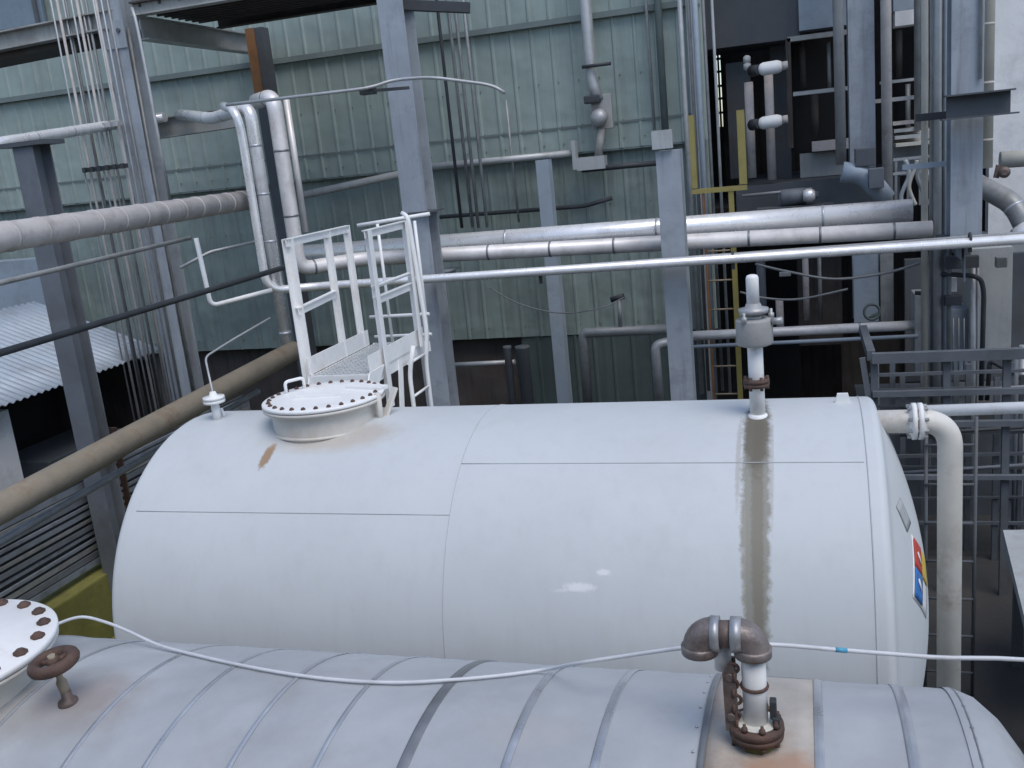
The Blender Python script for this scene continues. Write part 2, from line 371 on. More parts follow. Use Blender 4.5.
MB().lathe(up(.45), (0, 0, 1), [(0, .08), (.008, .100), (.02, .104), (.145, .104), (.155, .098), (.16, .06)], n=32).build('valve_drum', 'drumgrey', vt)
for a in (.3, 2.3, 4.2):
    c = up(.60)+Vector((math.cos(a)*.10, math.sin(a)*.10, 0)); MB().lathe(c, (0, 0, 1), [(0, .017), (.03, .017), (.031, .009), (.055, .009)], n=8).build('lug', 'palegrey', vt)
MB().lathe(up(.635), (0, 0, 1), [(0, .05), (.005, .083), (.03, .085), (.035, .05), (.06, .04)], n=28).build('bonnet', 'palegrey', vt)
MB().lathe(up(.69), (0, 0, 1), [(0, .036), (.15, .036), (.165, .03), (.17, .015)], n=20).build('cap', 'white', vt)
sb = MB(); sb.lathe(up(.61)+Vector((.1, -.03, -.02)), (1, -.1, .1), [(0, .02), (.06, .02)], n=10); sb.build('side_port', 'palegrey', vt)

# small vent (left)
vb = surf(-4.02, 92); v2 = thing('small_vent', vb, 'short white flanged vent nozzle on left end of the large tank with thin tube', 'vent')
MB().lathe(vb-Vector((0, 0, .03)), (0, 0, 1), [(0, .03), (.2, .03)], n=18).build('nozzle', 'white', v2)
MB().lathe(vb+Vector((0, 0, .12)), (0, 0, 1), [(0, .075), (.018, .077), (.02, .07), (.026, .07), (.027, .077), (.046, .075), (.05, .03), (.08, .02)], n=28).build('flange', 'white', v2)
MB().tube(bend([vb+Vector((0, 0, .18)), at(205, 357, 6.0), at(232, 340, 6.35), at(270, 318, 6.8)], .06), .008, 8).build('breather_tube', 'palegrey', v2)

# ------------------------------------------------------------------ outlet pipe on the right head
o0 = at(868, 422, 5.72); zo = o0.z; xo = at(950, 460, 5.72).x
op = thing('outlet_pipe', (xo, 5.72, 0), 'thick white pipe leaving the right tank head and bending straight down', 'pipe')
MB().tube(bend([(XR+.05, 5.72, zo), (xo, 5.72, zo), (xo, 5.72, .0)], .16, 12), .068, 24).build('pipe', 'cream', op)
fx = at(917, 420, 5.72).x
for s_ in (-1, 1):
    MB().lathe((fx+s_*.017, 5.72, zo), (s_, 0, 0), [(-.013, .068), (-.012, .107), (.012, .107), (.013, .1), (.03, .07)], n=32).build('flange', 'white', op)
fb = None
for k in range(8):
    a = (k+.5)*math.pi/4; pp = Vector((0, math.cos(a)*.089, math.sin(a)*.089))
    if fb is None: q0 = pp; fb = MB().lathe(Vector((fx-.055, 5.72, zo))+pp, (1, 0, 0), [(0, .012), (.11, .012)], n=6).build('bolt', 'palegrey', op)
    else: dup(fb, pp-q0, op)
MB().lathe((xo, 5.72, 0), (0, 0, 1), [(0, .12), (.03, .12), (.032, .07)], n=24).build('foot', 'cream', op)
# thin white pipe behind
p0 = at(925, 411, 6.15); p1 = at(1100, 405, 6.15); p1 = p0+(p1-p0)*3.6
wp = MB().tube([p0, p1], .036, 16); tag(wp.build('white_pipe', 'white'), 'slim white horizontal pipe running off to the right behind the thick bent pipe', 'pipe')

# ------------------------------------------------------------------ access platform
PX0, PX1, PY0, PY1, PZ = -3.50, -3.03, 6.19, 7.36, 2.93
ap = thing('access_platform', ((PX0+PX1)/2, (PY0+PY1)/2, 2.7), 'white railed access platform with grating behind the manhole', 'platform')
gr = MB()
n = 22
for k in range(n+1):
    y = PY0+.02+(PY1-PY0-.04)*k/n; gr.box(((PX0+PX1)/2, y, PZ-.012), (PX1-PX0-.01, .026, .02), bevel=.004)
for x in [PX0+.03+k*(PX1-PX0-.06)/6 for k in range(7)]: gr.box((x, (PY0+PY1)/2, PZ-.012), (.008, PY1-PY0-.02, .02))
gr.build('grating', 'grate', ap)
fr = MB()
for y in (PY0, PY1): fr.box(((PX0+PX1)/2, y, PZ-.05), (PX1-PX0+.05, .012, .09))
for x in (PX0, PX1): fr.box((x, (PY0+PY1)/2, PZ-.05), (.012, PY1-PY0+.03, .09))
fr.build('floor_frame', 'white', ap)
for X in (PX0-.012, PX1+.012):
    MB().box((X, (PY0+PY1)/2-.05, PZ+.065), (.008, PY1-PY0-.1, .13)).build('toe_plate', 'white', ap)
def angle_bar(mb, p, q, w=.05, t=.007):
    p = Vector(p); q = Vector(q); mb.bar(p, q, w, t); mb.bar(p, q, t, w); return mb
RT = 3.94
def post(x, y, z0, z1, w=.042):
    m_ = MB(); m_.box((x, y+w/2, (z0+z1)/2), (w, .008, z1-z0)); m_.box((x-w/2 if x < -3.1 else x+w/2, y, (z0+z1)/2), (.008, w, z1-z0)); return m_.build('post', 'white', ap)
LY = (PY0, 6.80, 7.15); RY = (6.42, 7.12)
post(PX0-.02, LY[0], 2.70, RT, .058); post(PX0-.02, LY[1], PZ, RT); post(PX0-.02, LY[2], PZ, RT)
post(PX1+.02, RY[0], 2.62, RT, .058); post(PX1+.02, RY[1], PZ, RT, .06)
def rail(p, q, w=.055, h=.03):
    p = Vector(p); q = Vector(q); return MB().bar(p, q, .008, w).bar(p+Vector((0, 0, w/2)), q+Vector((0, 0, w/2)), .04, .007).build('rail', 'white', ap)
rail((PX0-.02, LY[0]-.03, RT-.03), (PX0-.02, LY[2]+.03, RT-.03))
rail((PX0-.02, LY[0], 3.41), (PX0-.02, LY[1], 3.44))
rail((PX1+.02, RY[0]-.03, RT-.03), (PX1+.02, RY[1]+.06, RT-.03))
rail((PX1+.02, RY[0], 3.42), (PX1+.02, RY[1], 3.42)); rail((PX1+.02, RY[0], 3.52), (PX1+.02, RY[1], 3.52), .02)
# rear rails on round tube
for (a, b_, r) in (((PX0-.02, PY1, RT-.02), (PX1+.12, PY1+.1, RT+.02), .016), ((PX0-.02, PY1, 3.15), (PX1+.05, PY1, 3.15), .014), ((PX0, PY1, 2.98), (PX1+.05, PY1, 2.98), .012)):
    MB().tube([a, b_], r, 10).build('back_rail', 'white', ap)
for x in (PX0+.16, PX0+.42, PX1+.02): MB().tube([(x, PY1, PZ), (x, PY1, RT-.02)], .013, 10).build('back_post', 'white', ap)
# brackets down to the tank
for (x, y) in ((PX1+.01, PY0+.02), (PX0-.01, PY0+.02), (PX1+.01, 6.75), (PX0-.01, 6.75)):
    zb = TANK_Z+math.sqrt(max(.1, TANK_R**2-(y-.12-TANK_Y)**2))
    MB().bar((x, y, PZ-.03), (x, y-.12, zb), .07, .012, up=(1, 0, 0)).build('bracket', 'white', ap)
MB().prism([(PX1+.03, PY0-.06, 2.95), (PX1+.03, PY0+.2, 2.95), (PX1+.03, PY0-.15, 2.66), (PX1+.03, PY0-.25, 2.68)], (.012, 0, 0)).build('gusset', 'white', ap)
# ladder on the right side of the platform, going down behind the tank
LX = -2.97
for y in (6.78, 7.14):
    pts = [(LX+.06, y, 3.0), (LX+.0, y, 2.78), (LX, y, 1.0)] if y < 7 else [(LX-.06, y+.03, 4.0), (LX+.0, y, 3.97), (LX+.04, y, 3.05), (LX, y, 2.78), (LX, y, 1.0)]
    MB().tube(bend(pts, .08), .018, 10).build('ladder_rail', 'white', ap)
for k in range(8):
    z = 2.86-.27*k; MB().tube([(LX, 6.78, z), (LX, 7.14, z)], .011, 8).build('rung', 'white', ap)

# ------------------------------------------------------------------ front insulated tank
F0 = thing('insulated_tank', (-1.5, FT_Y, 0), 'pale grey clad horizontal tank with metal bands in the foreground', 'storage tank')
FXL, FXR = -4.6, .45
def ftf(u, v): return surf(FXL+(FXR-FXL)*u, 360*v, FT_Y, FT_Z, FT_R)
fs = MB()
rnd = random.Random(3)
prof = []
for k in range(121):
    prof.append((k*(FXR-FXL)/120, FT_R+rnd.uniform(-.0012, .0012)))
fs.lathe((FXL, FT_Y, FT_Z), (1, 0, 0), prof, n=128, cap=False); clad = fs.build('cladding', 'clad', F0)
MB().lathe((FXR, FT_Y, FT_Z), (1, 0, 0), [(-.03, FT_R+.004), (.0, FT_R+.004), (.015, FT_R-.002), (.06, FT_R-.02), (.12, FT_R-.075), (.17, FT_R-.15), (.24, FT_R-.35), (.29, FT_R-.6), (.32, .2), (.32, 0)], n=96, cap=False).build('end_cap', 'clad', F0)
MB().lathe((FXL, FT_Y, FT_Z), (-1, 0, 0), [(0, FT_R), (.05, FT_R-.03), (.2, FT_R-.3), (.28, .3), (.29, 0)], n=64, cap=False).build('end_cap', 'clad', F0)
bands = [(-3.3, .008, 0), (-2.86, .008, 0), (-2.47, .009, 0), (-2.16, .009, 0), (-1.85, .009, 0), (-1.55, .009, 0), (-1.255, .019, 1), (-.925, .014, 0), (-.65, .014, 0), (.005, .015, 0), (.265, .016, 0), (.445, .006, 1)]
for X, w, dk in bands:
    w0 = w
    bd = MB()
    def bf(u, v, X=X, w=w0): return surf(X-w+2*w*u, -30+240*v, FT_Y, FT_Z, FT_R+.0035+(.002 if .2 < u < .8 else 0))
    bd.grid(bf, 5, 90); bd.build('band', 'banddark' if dk else 'band', F0, solid=.002)
    if X > -2.6:
        pp = surf(X, 70+rnd.uniform(-3, 10), FT_Y, FT_Z, FT_R+.008)
for X in (-3.4, -.3):
    s = MB(); s.box((X, FT_Y, .15), (.3, 1.9, .3), bevel=.01)
    s.prism([(X-.09, FT_Y-.9, .3), (X-.09, FT_Y+.9, .3), (X-.09, FT_Y+.95, .8), (X-.09, FT_Y+.6, .43), (X-.09, FT_Y, .265), (X-.09, FT_Y-.6, .43), (X-.09, FT_Y-.95, .8)], (.18, 0, 0)); s.build('saddle', 'greywall', F0)
# patch sheet round the pipe, its edge studded with rivets
MB().grid(lambda u, v: surf(-.325+.315*u, 62+64*v, FT_Y, FT_Z, FT_R+.0065), 6, 30).build('patch_sheet', 'patch', F0, solid=.003)
st = MB().grid(lambda u, v: surf(-.345+.022*u, 62+64*v, FT_Y, FT_Z, FT_R+.009), 2, 30).build('patch_edge', 'banddark', F0, solid=.003)
rv = None
for k in range(9):
    q = surf(-.362, 66+6*k, FT_Y, FT_Z, FT_R+.002)
    if rv is None: q0 = q; rv = MB().lathe(q, (0, 0, 1), [(0, .005), (.003, .004), (.005, .002)], n=8).build('rivet', 'band', F0)
    else: dup(rv, q-q0, F0)
# manhole at the left
MF = Vector((-3.31, 2.59, 2.705)); FR_ = .465
MB().lathe((MF.x, MF.y, 2.38), (0, 0, 1), [(0, .39), (.29, .39)], n=56, cap=False).build('manhole_neck', 'neck', F0)
MB().lathe((MF.x, MF.y, 2.658), (0, 0, 1), [(0, .36), (.001, FR_-.004), (.018, FR_-.004)], n=64).build('neck_flange', 'neck', F0)
cv = MB().lathe((MF.x, MF.y, 2.682), (0, 0, 1), [(0, FR_), (.018, FR_), (.023, FR_-.006), (.0235, .33), (.03, .32), (.031, .05)], n=72).build('manhole_cover', 'white', F0)
bo = None
for k in range(20):
    a = 2*math.pi*(k+.3)/20; pp = Vector((math.cos(a)*(FR_-.052), math.sin(a)*(FR_-.052), 0))
    if bo is None: q0 = pp; bo = MB().lathe(Vector((MF.x, MF.y, 2.703))+pp, (0, 0, 1), [(0, .027), (.014, .027), (.015, .016), (.022, .016)], n=6).build('bolt', 'rust', cv)
    else: dup(bo, pp-q0, cv)
MB().tube(bend([MF+Vector((.0, -.12, .0)), MF+Vector((0, -.12, .06)), MF+Vector((.13, .0, .06)), MF+Vector((.13, .0, 0))], .03), .011, 8).build('handle', 'white', cv)

# ------------------------------------------------------------------ rusty hand valve
hb = surf(-2.665, 96.5, FT_Y, FT_Z, FT_R)
hv = thing('hand_valve', hb, 'small rusty hand wheel valve standing on the clad tank beside its manhole', 'valve')
ax = Vector((-.07, -.10, 1)).normalized()
MB().lathe(hb-Vector((0, 0, .02)), (0, 0, 1), [(0, .04), (.03, .035), (.04, .02), (.07, .018)], n=16).build('base', 'rustlight', hv)
MB().lathe(hb+Vector((0, 0, .03)), ax, [(0, .016), (.06, .02), (.075, .012), (.155, .011), (.175, .014)], n=14).build('stem', 'brown', hv)
wc = hb+Vector((0, 0, .03))+ax*.145
wh = MB().torus(wc, ax, .070, .023, 30, 10)
for k in range(3):
    a = k*2*math.pi/3+.4; e = ax.orthogonal().normalized(); f2 = ax.cross(e); wh.tube([wc, wc+(e*math.cos(a)+f2*math.sin(a))*.066], .010, 8)
wh.lathe(wc-ax*.014, ax, [(0, .024), (.03, .024), (.034, .012)], n=12)
wh.build('hand_wheel', 'rust', hv)

# ------------------------------------------------------------------ rusted pipe assembly on the front tank
B0 = surf(-.175, 93, FT_Y, FT_Z, FT_R)
pa = thing('vent_fitting', B0, 'rust covered double elbow vent fitting with white riser and bolted flange on the clad tank', 'pipe fitting')
def ub(h, x=0, y=0): return B0+Vector((x, y, h))
MB().lathe(ub(-.02), (0, 0, 1), [(0, .06), (.05, .05), (.06, .05)], n=24).build('nozzle', 'bund', pa)
flb = MB()
flb.lathe(ub(.035), (0, 0, 1), [(0, .05), (.001, .08), (.018, .082), (.019, .076), (.022, .076), (.023, .083), (.042, .081), (.043, .05)], n=36); flb.build('flange', 'rust', pa)
MB().lathe(ub(.0785), (0, 0, 1), [(0, .062), (.004, .062)], n=30).build('gasket_face', 'cream', pa)
fb = None
for k in range(8):
    a = (k+.4)*math.pi/4; pp = Vector((math.cos(a)*.067, math.sin(a)*.067, 0))
    if fb is None: q0 = pp; fb = MB().lathe(ub(.02)+pp, (0, 0, 1), [(0, .010), (.012, .010), (.013, .006), (.060, .006), (.061, .010), (.072, .010), (.073, .006), (.084, .005)], n=6).build('bolt', 'rust', pa)
    else: dup(fb, pp-q0, pa)
MB().lathe(ub(.07), (0, 0, 1), [(0, .036), (.27, .036)], n=28).build('riser', 'white', pa)
MB().torus(ub(.20), (0, 0, 1), .037, .006, 28, 8).build('pipe_clamp', 'rust', pa)
EZ = .365; EX = -.155
def elbow(mb, cx, sgn, r=.050):
    # a short-radius elbow from vertical (below) to horizontal
    pts = [ub(EZ-.058, cx)]+[ub(EZ-.045+.045*math.sin(t), cx+sgn*(.045-.045*math.cos(t))) for t in [k*math.pi/16 for k in range(9)]]+[ub(EZ, cx+sgn*.06)]
    rr = [r*1.06, r*1.06]+[r]*(len(pts)-4)+[r*1.06, r*1.06]
    mb.tube(pts, r, 24, radii=rr); return mb
elbow(MB(), .0, -1).build('elbow', 'rustelbow', pa)
elbow(MB(), EX-.0, 1).build('elbow', 'rustelbow', pa)
for cx in (0, EX):
    MB().lathe(ub(EZ-.066, cx), (0, 0, 1), [(0, .046), (.002, .055), (.026, .056), (.03, .051)], n=28).build('socket_collar', 'rustelbow', pa)
un = MB(); un.lathe(ub(EZ, EX+.052), (1, 0, 0), [(0, .040), (.05, .042), (.052, .034)], n=24); un.build('union', 'rustlight', pa)
MB().lathe(ub(EZ, EX+.035), (1, 0, 0), [(0, .0535), (.026, .0535)], n=24).build('tape_wrap', 'tape', pa)
MB().lathe(ub(EZ, -.062), (1, 0, 0), [(0, .0535), (.032, .0535)], n=24).build('tape_wrap', 'tape', pa)
MB().lathe(ub(EZ-.13, -.092, .03), (0, 0, 1), [(0, .026), (.13, .026)], n=20).build('drop_nipple', 'white', pa)
ch = MB()
for k in range(11):
    z = EZ-.10-.026*k; ch.torus(ub(z, -.058+.004*math.sin(k*2), -.02), (1, 0, 0) if k % 2 else (0, 1, 0), .015, .0055, 12, 6)
ch.build('chain', 'rust', pa)
br = MB()
br.prism([ub(.06, -.088, -.03), ub(.06, -.05, -.03), ub(.25, -.052, -.03), ub(.29, -.066, -.03), ub(.25, -.09, -.03)], (0, .012, 0))
br.prism([ub(.07, -.088, .03), ub(.07, -.055, .03), ub(.27, -.055, .03), ub(.27, -.088, .03)], (0, .012, 0))
br.tube([ub(.24, -.07, -.035), ub(.24, -.07, .05)], .012, 8); br.tube([ub(.11, -.07, -.04), ub(.11, -.07, .05)], .011, 8)
br.build('lever_bracket', 'rustlight', pa)
sl = MB()
sl.box(ub(.13, .052, -.005), (.02, .03, .06), bevel=.004); sl.box(ub(.085, .06, -.015), (.022, .03, .05), bevel=.004); sl.build('lock_nut', 'darkpipe', pa)

# ------------------------------------------------------------------ white hose over the front tank
def on_ft(px, py, off=.012):
    d = ray(px, py); yc, zc, Rr = FT_Y, FT_Z, FT_R+off
    a = d.y**2+d.z**2; b_ = 2*(-d.y*yc+d.z*(CH-zc)); c = yc**2+(CH-zc)**2-Rr**2; D = b_*b_-4*a*c
    if D < 0: return None
    t = (-b_-math.sqrt(D))/2/a; return CP+d*t
hp = [at(44, 640, 3.0), at(49, 631, 3.1), at(60, 623, 3.17), at(82, 617, 3.2), at(105, 622, 3.18), at(128, 631, 3.14), on_ft(160, 645.5, .02), on_ft(200, 656), on_ft(240, 665), on_ft(290, 674), on_ft(340, 680), on_ft(395, 682.5), on_ft(450, 680), on_ft(500, 675.5),
      on_ft(545, 669.5, .02), at(580, 663, 2.86), at(625, 656, 2.84), at(690, 647, 2.77), at(735, 645, 2.73), at(780, 645, 2.75), at(840, 650, 2.8), at(930, 657, 2.85), at(1090, 670, 2.95), Vector((1.6, 3.2, 2.3)), Vector((2.3, 3.6, 1.6)), Vector((2.7, 4.2, .03)), Vector((3.6, 5.0, .02))]
hs = MB().tube(smooth_path(hp, 6), .0068, 10).build('hose', 'hose'); tag(hs, 'thin white hose draped across the clad front tank', 'hose')
MB().tube([at(835, 649.6, 2.797), at(847, 650.7, 2.804)], .0078, 10).build('tape_wrap', 'bluetape', hs)

# ------------------------------------------------------------------ green corrugated wall
WY = 12.6
gw = thing('corrugated_wall', (-6.5, WY, 0), 'green corrugated sheet metal wall of the building behind the pipe rack', 'wall')
xe = at(690, 60, WY).x; xs = -17.0
def ribbed(x0, x1, z0, z1, Y, pitch, depth):
    m_ = MB(); xsq = []; x = x0
    while x < x1:
        xsq += [(x, 0), (x+pitch*.80, 0), (x+pitch*.87, -depth), (x+pitch*.92, -depth)]; x += pitch
    xsq.append((x, 0))
    vs = [(m_.bm.verts.new((a, Y+b_, z0)), m_.bm.verts.new((a, Y+b_, z1))) for a, b_ in xsq]
    for k in range(len(vs)-1): m_.bm.faces.new((vs[k][0], vs[k+1][0], vs[k+1][1], vs[k][1]))
    return m_
zmid = at(500, 160, WY).z
zg = at(420, 40, WY).z
ribbed(xs, xe, zmid, zg, WY, .265, .016).build('wall_sheet', 'wall', gw, solid=.012)
ribbed(xs, xe, zg-.05, 11.5, WY-.035, .265, .016).build('wall_sheet', 'wall', gw, solid=.012)
MB().box(((xs+xe)/2, WY-.085, zg-.02), (xe-xs, .03, .07)).build('flashing', 'wallseam', gw)
zlow = at(440, 338, 12.9).z; xsplit = at(528, 370, 12.9).x
ribbed(xs, xe, zlow, zmid+.1, WY+.12, .265, .016).build('lower_wall_sheet', 'wall2', gw, solid=.012)
MB().box(((xs+xe)/2, WY+.05, zmid+.0), (xe-xs, .12, .05)).build('soffit', 'wallseam', gw)
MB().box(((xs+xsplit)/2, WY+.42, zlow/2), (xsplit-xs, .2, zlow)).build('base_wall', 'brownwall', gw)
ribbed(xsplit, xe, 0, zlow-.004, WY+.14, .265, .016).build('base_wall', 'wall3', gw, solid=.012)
MB().box(((xs+xe)/2, WY+.55, 5.7), (xe-xs-.05, .2, 11.6)).build('backing', 'black', gw)
MB().box((xe+.03, WY+.15, 5.9), (.07, .55, 11.2)).build('corner_trim', 'palegrey', gw)
sc = MB()
for z_ in (zg-.75, zg-1.3, zmid+.12, zmid-.7, zlow+.15):
    x_ = -10.2
    while x_ < xe-.1:
        sc.box((x_+.11, (WY if z_ > zmid else WY+.12)-.018, z_), (.016, .012, .016)); x_ += .265
sc.build('screw_rows', 'wallseam', gw)['kind'] = 'stuff'
for z_ in (zg-1.32,):
    MB().box(((xs+xe)/2, WY-.027, z_), (xe-xs, .006, .025)).build('lap_joint', 'wallseam', gw)
# blueish window band at the far left
a0 = at(0, 14, WY-.1); wl = MB(); wl.box((a0.x-.5, WY-.12, a0.z+.5), (2.6, .05, 1.5)); win = wl.build('window', 'window', gw)
wf = MB()
for x in (-1.7, -.45, .75): wf.box((a0.x-.5+x+.45, WY-.16, a0.z+.5), (.06, .05, 1.56))
wf.box((a0.x-.5, WY-.16, a0.z-.27), (2.66, .05, .07)); wf.build('window_frame', 'bluedark', win)
# dark glazed strip low on the wall at the left

# ------------------------------------------------------------------ steel columns of the pipe rack
def column(X, Y, z0, z1, label, w=.27, t=.016, m='blue', group='columns of the pipe rack'):
    c = thing('steel_column', (X, Y, z0), label, 'column', group)
    MB().box((X, Y-w/2, (z0+z1)/2), (w, t, z1-z0), bevel=.003).box((X, Y+w/2, (z0+z1)/2), (w, t, z1-z0), bevel=.003).box((X, Y, (z0+z1)/2), (t*.8, w-t-.004, z1-z0)).build('h_section', m, c)
    bp = MB(); bp.box((X, Y, z0+.012), (w+.16, w+.16, .024)); bp.build('base_plate', 'bluedark', c)
    return c
CY = 10.0
cA = column(-7.39, CY, 0, 8.5, 'tall leftmost blue grey steel column beside a dense bundle of conduits', .28)
MB().box((-7.39, CY-.158, 6.12), (.3, .014, .3)).build('splice_plate', 'blue', cA)
for dx, dz in ((-.07, .08), (.08, .06)): MB().lathe((-7.39+dx, CY-.165, 6.1+dz), (0, -1, 0), [(0, .025), (.02, .025)], n=6).build('bolt', 'bluedark', cA)
zs = at(415, 212, CY).z
cB = column(-4.01, CY, 0, 6.35, 'rack column rising directly behind the white access platform', .285)
MB().box((-3.99, CY-.02, zs), (.38, .42, .018)).build('splice_plate', 'bluedark', cB)
cC = column(-1.26, CY, 0, at(670, 150, CY).z, 'shorter rack column ending below the green wall corner', .24)
MB().box((-1.30, CY-.16, at(657, 140, CY).z), (.2, .06, .18)).build('cap_plate', 'greywall', cC)
cD = column(1.46, CY, at(961, 238, CY).z, 8.5, 'rightmost rack column next to a cream insulated riser', .27)
MB().tube([(1.46+.10, CY-.17, 4.6), (1.46+.10, CY-.17, 8)], .016, 10).build('edge_strip', 'palegrey', cD)
# bracket across column D
p = at(985, 104, CY-.3); bk = MB()
bk.box((p.x-.06, CY-.32, p.z), (.52, .02, .2)); bk.box((p.x-.06, CY-.38, p.z+.1), (.56, .14, .014)); bk.box((p.x-.06, CY-.38, p.z-.1), (.62, .14, .014))
tag(bk.build('bracket_beam', 'bluedark'), 'short dark channel bolted across the rightmost rack column', 'beam')
# slim blue column against the wall
x = at(556, 300, 12.2).x; zt = at(541, 160, 12.2).z
column(x, 12.2, 0, zt, 'slim blue column standing close to the lower green wall', .17, .012, 'bluepale', 'columns of the pipe rack')
# near left post carrying a pipe
pb = at(95, 450, 7.5); ptop = at(25, 147, 7.5)
cE = column(pb.x, 7.5, 0, ptop.z, 'weathered blue grey post in front of the corrugated shed roof', .22, .014, 'bluemid')
MB().box((pb.x, 7.5, ptop.z+.02), (.5, .3, .04)).build('saddle_plate', 'bluedark', cE)

# ------------------------------------------------------------------ upper walkway, top left
zb = at(130, 25, CY-.2).z
def ibeam(p, q, h, w, m='beam', t=.016):
    p = Vector(p); q = Vector(q); o = MB(); u = Vector((0, 0, 1))
    o.bar(p, q, t, h-2*t-.002); o.bar(p+u*(h/2-t/2), q+u*(h/2-t/2), w, t); o.bar(p-u*(h/2-t/2), q-u*(h/2-t/2), w, t); return o
q0 = at(0, 42, 9.7); q1 = at(100, 22, 9.9)
dq = (q1-q0)
uw = thing('steel_walkway', (-7.4, 11, zb-.1), 'overhead steel walkway with dark deck between the two left columns', 'walkway')
ibeam((-7.2, CY+.1, zb), (-7.2, 12.42, zb), .25, .16).build('cross_beam', 'palegrey', uw)
w1 = at(392, -8, 10.9)
dk = MB()
for k in range(9):
    y = CY+.1+k*.14; dk.box((-5.65, y, zb+.18), (3.0, .03, .06))
for k in range(12): dk.box((-7.1+k*.26, 10.7, zb+.225), (.03, 1.4, .03))
dk.box((-5.65, 10.7, zb+.26), (3.1, 1.5, .02))
dk.build('deck', 'deck', uw)
ibeam((-7.2, CY+.02, zb+.25), (-4.1, CY+.02, zb+.25), .26, .14).build('edge_beam', 'beam', uw)
ibeam((-7.05, 11.5, zb+.2), (-4.1, 11.5, zb+.2), .2, .12).build('edge_beam', 'deck', uw)
lb = ibeam(q0-dq*1.2+Vector((0, 0, 0)), q1+dq*.18, .20, .18); tag(lb.build('steel_beam', 'beam'), 'grey overhead beam at the upper left with a dark tray under it', 'beam')
tr = MB(); o_ = Vector((0, .35, -.14)); tr.bar(q0-dq*1.2+o_, q1+dq*.1+o_, .55, .05); tr.bar(q0-dq*1.2+o_+Vector((0, -.27, .04)), q1+dq*.1+o_+Vector((0, -.27, .04)), .012, .12); tr.bar(q0-dq*1.2+o_+Vector((0, .27, .04)), q1+dq*.1+o_+Vector((0, .27, .04)), .012, .12)
tag(tr.build('cable_tray', 'deck'), 'dark cable tray hung under the grey overhead beam at upper left', 'cable tray')
pr = at(258, 62, 12.1); pe = at(272, 100, 12.1)
rp_ = thing('rusty_post', (pr.x, 12.1, 0), 'dark post with rust orange patch under the walkway behind the bright vertical pipes', 'post')
zt_ = pr.z+.42; zm_ = pr.z-.42
MB().box((pr.x+.06, 12.1, zt_/2), (.24, .18, zt_), bevel=.006).build('shaft', 'bluedark', rp_)
MB().box((pr.x-.0, 12.0, (zt_+zm_)/2), (.13, .012, zt_-zm_)).build('rust_patch', 'orange', rp_)
bm2 = ibeam(at(150, 130, 10.55), at(242, 116, 10.55), .24, .14, 'bluemid'); tag(bm2.build('steel_beam', 'beam'), 'dark beam running from the leftmost column towards bright vertical pipes', 'beam')

# ------------------------------------------------------------------ pipes
def pipe(name, pts, r, m, label, cat='pipe', group=None, n=16, br=.0, bands=0, bandm='band'):
    path = bend(pts, br, 8) if br else [Vector(p) for p in pts]
    o = MB().tube(path, r, n).build(name, m); tag(o, label, cat, group)
    if bands:
        tot = []; 
        for a, b_ in zip(path[:-1], path[1:]): tot.append((b_-a).length)
        L = sum(tot)
        for k in range(bands):
            s_ = L*(k+.5)/bands; i = 0
            while i < len(tot)-1 and s_ > tot[i]: s_ -= tot[i]; i += 1
            d_ = (path[i+1]-path[i]).normalized(); c = path[i]+d_*s_
            MB().lathe(c-d_*.012, d_, [(0, r*1.0), (.001, r*1.035), (.023, r*1.035), (.024, r*1.0)], n=n).build('band', bandm, o)
    return o
# brown lagged pipe along the left of the tank, turning up into a jacketed riser
BX, BZ = -5.42, 2.45
xr_, yr_ = at(284, 330, 9.3).x, 9.3
bpi = pipe('lagged_pipe', [(BX, -1.5, 2.05), (BX, 9.30, 2.50)], .108, 'brown', 'brown lagged pipe sloping in view along the left end of the white tank', n=20)
vx = at(261, 180, 9.32).x
zt = at(246, 108, 9.32).z
pj = pipe('jacketed_pipe', [(vx, 9.32, BZ), (vx, 9.32, zt), (vx-.85, 9.9, zt-.02), (-7.1, 10.4, at(160, 117, 10.4).z)], .066, 'silver', 'shiny jacketed riser standing on the end of the brown lagged pipe', br=.14, bands=9, n=20)
x2 = at(285, 175, 9.75).x; z2 = at(268, 97, 9.75).z; zlowp = at(318, 268, 9.75).z
p2e = at(932, 229, 10.45)
pipe('jacketed_pipe', [(x2-.42, 10.1, z2+.0), (x2, 9.75, z2), (x2, 9.75, zlowp), (x2+.5, 10.3, zlowp+.01), (p2e.x, 10.45, p2e.z)], .084, 'silverdull', 'dull jacketed pipe dropping beside the riser then forming the lower line along the rack', br=.16, bands=13, bandm='banddark', n=20)
s0 = at(306, 255, 10.75); s1 = at(912, 211, 10.75)
pipe('jacketed_pipe', [s0, s1], .125, 'silver', 'thick bright jacketed pipe forming the upper line along the rack', bands=4, n=24)
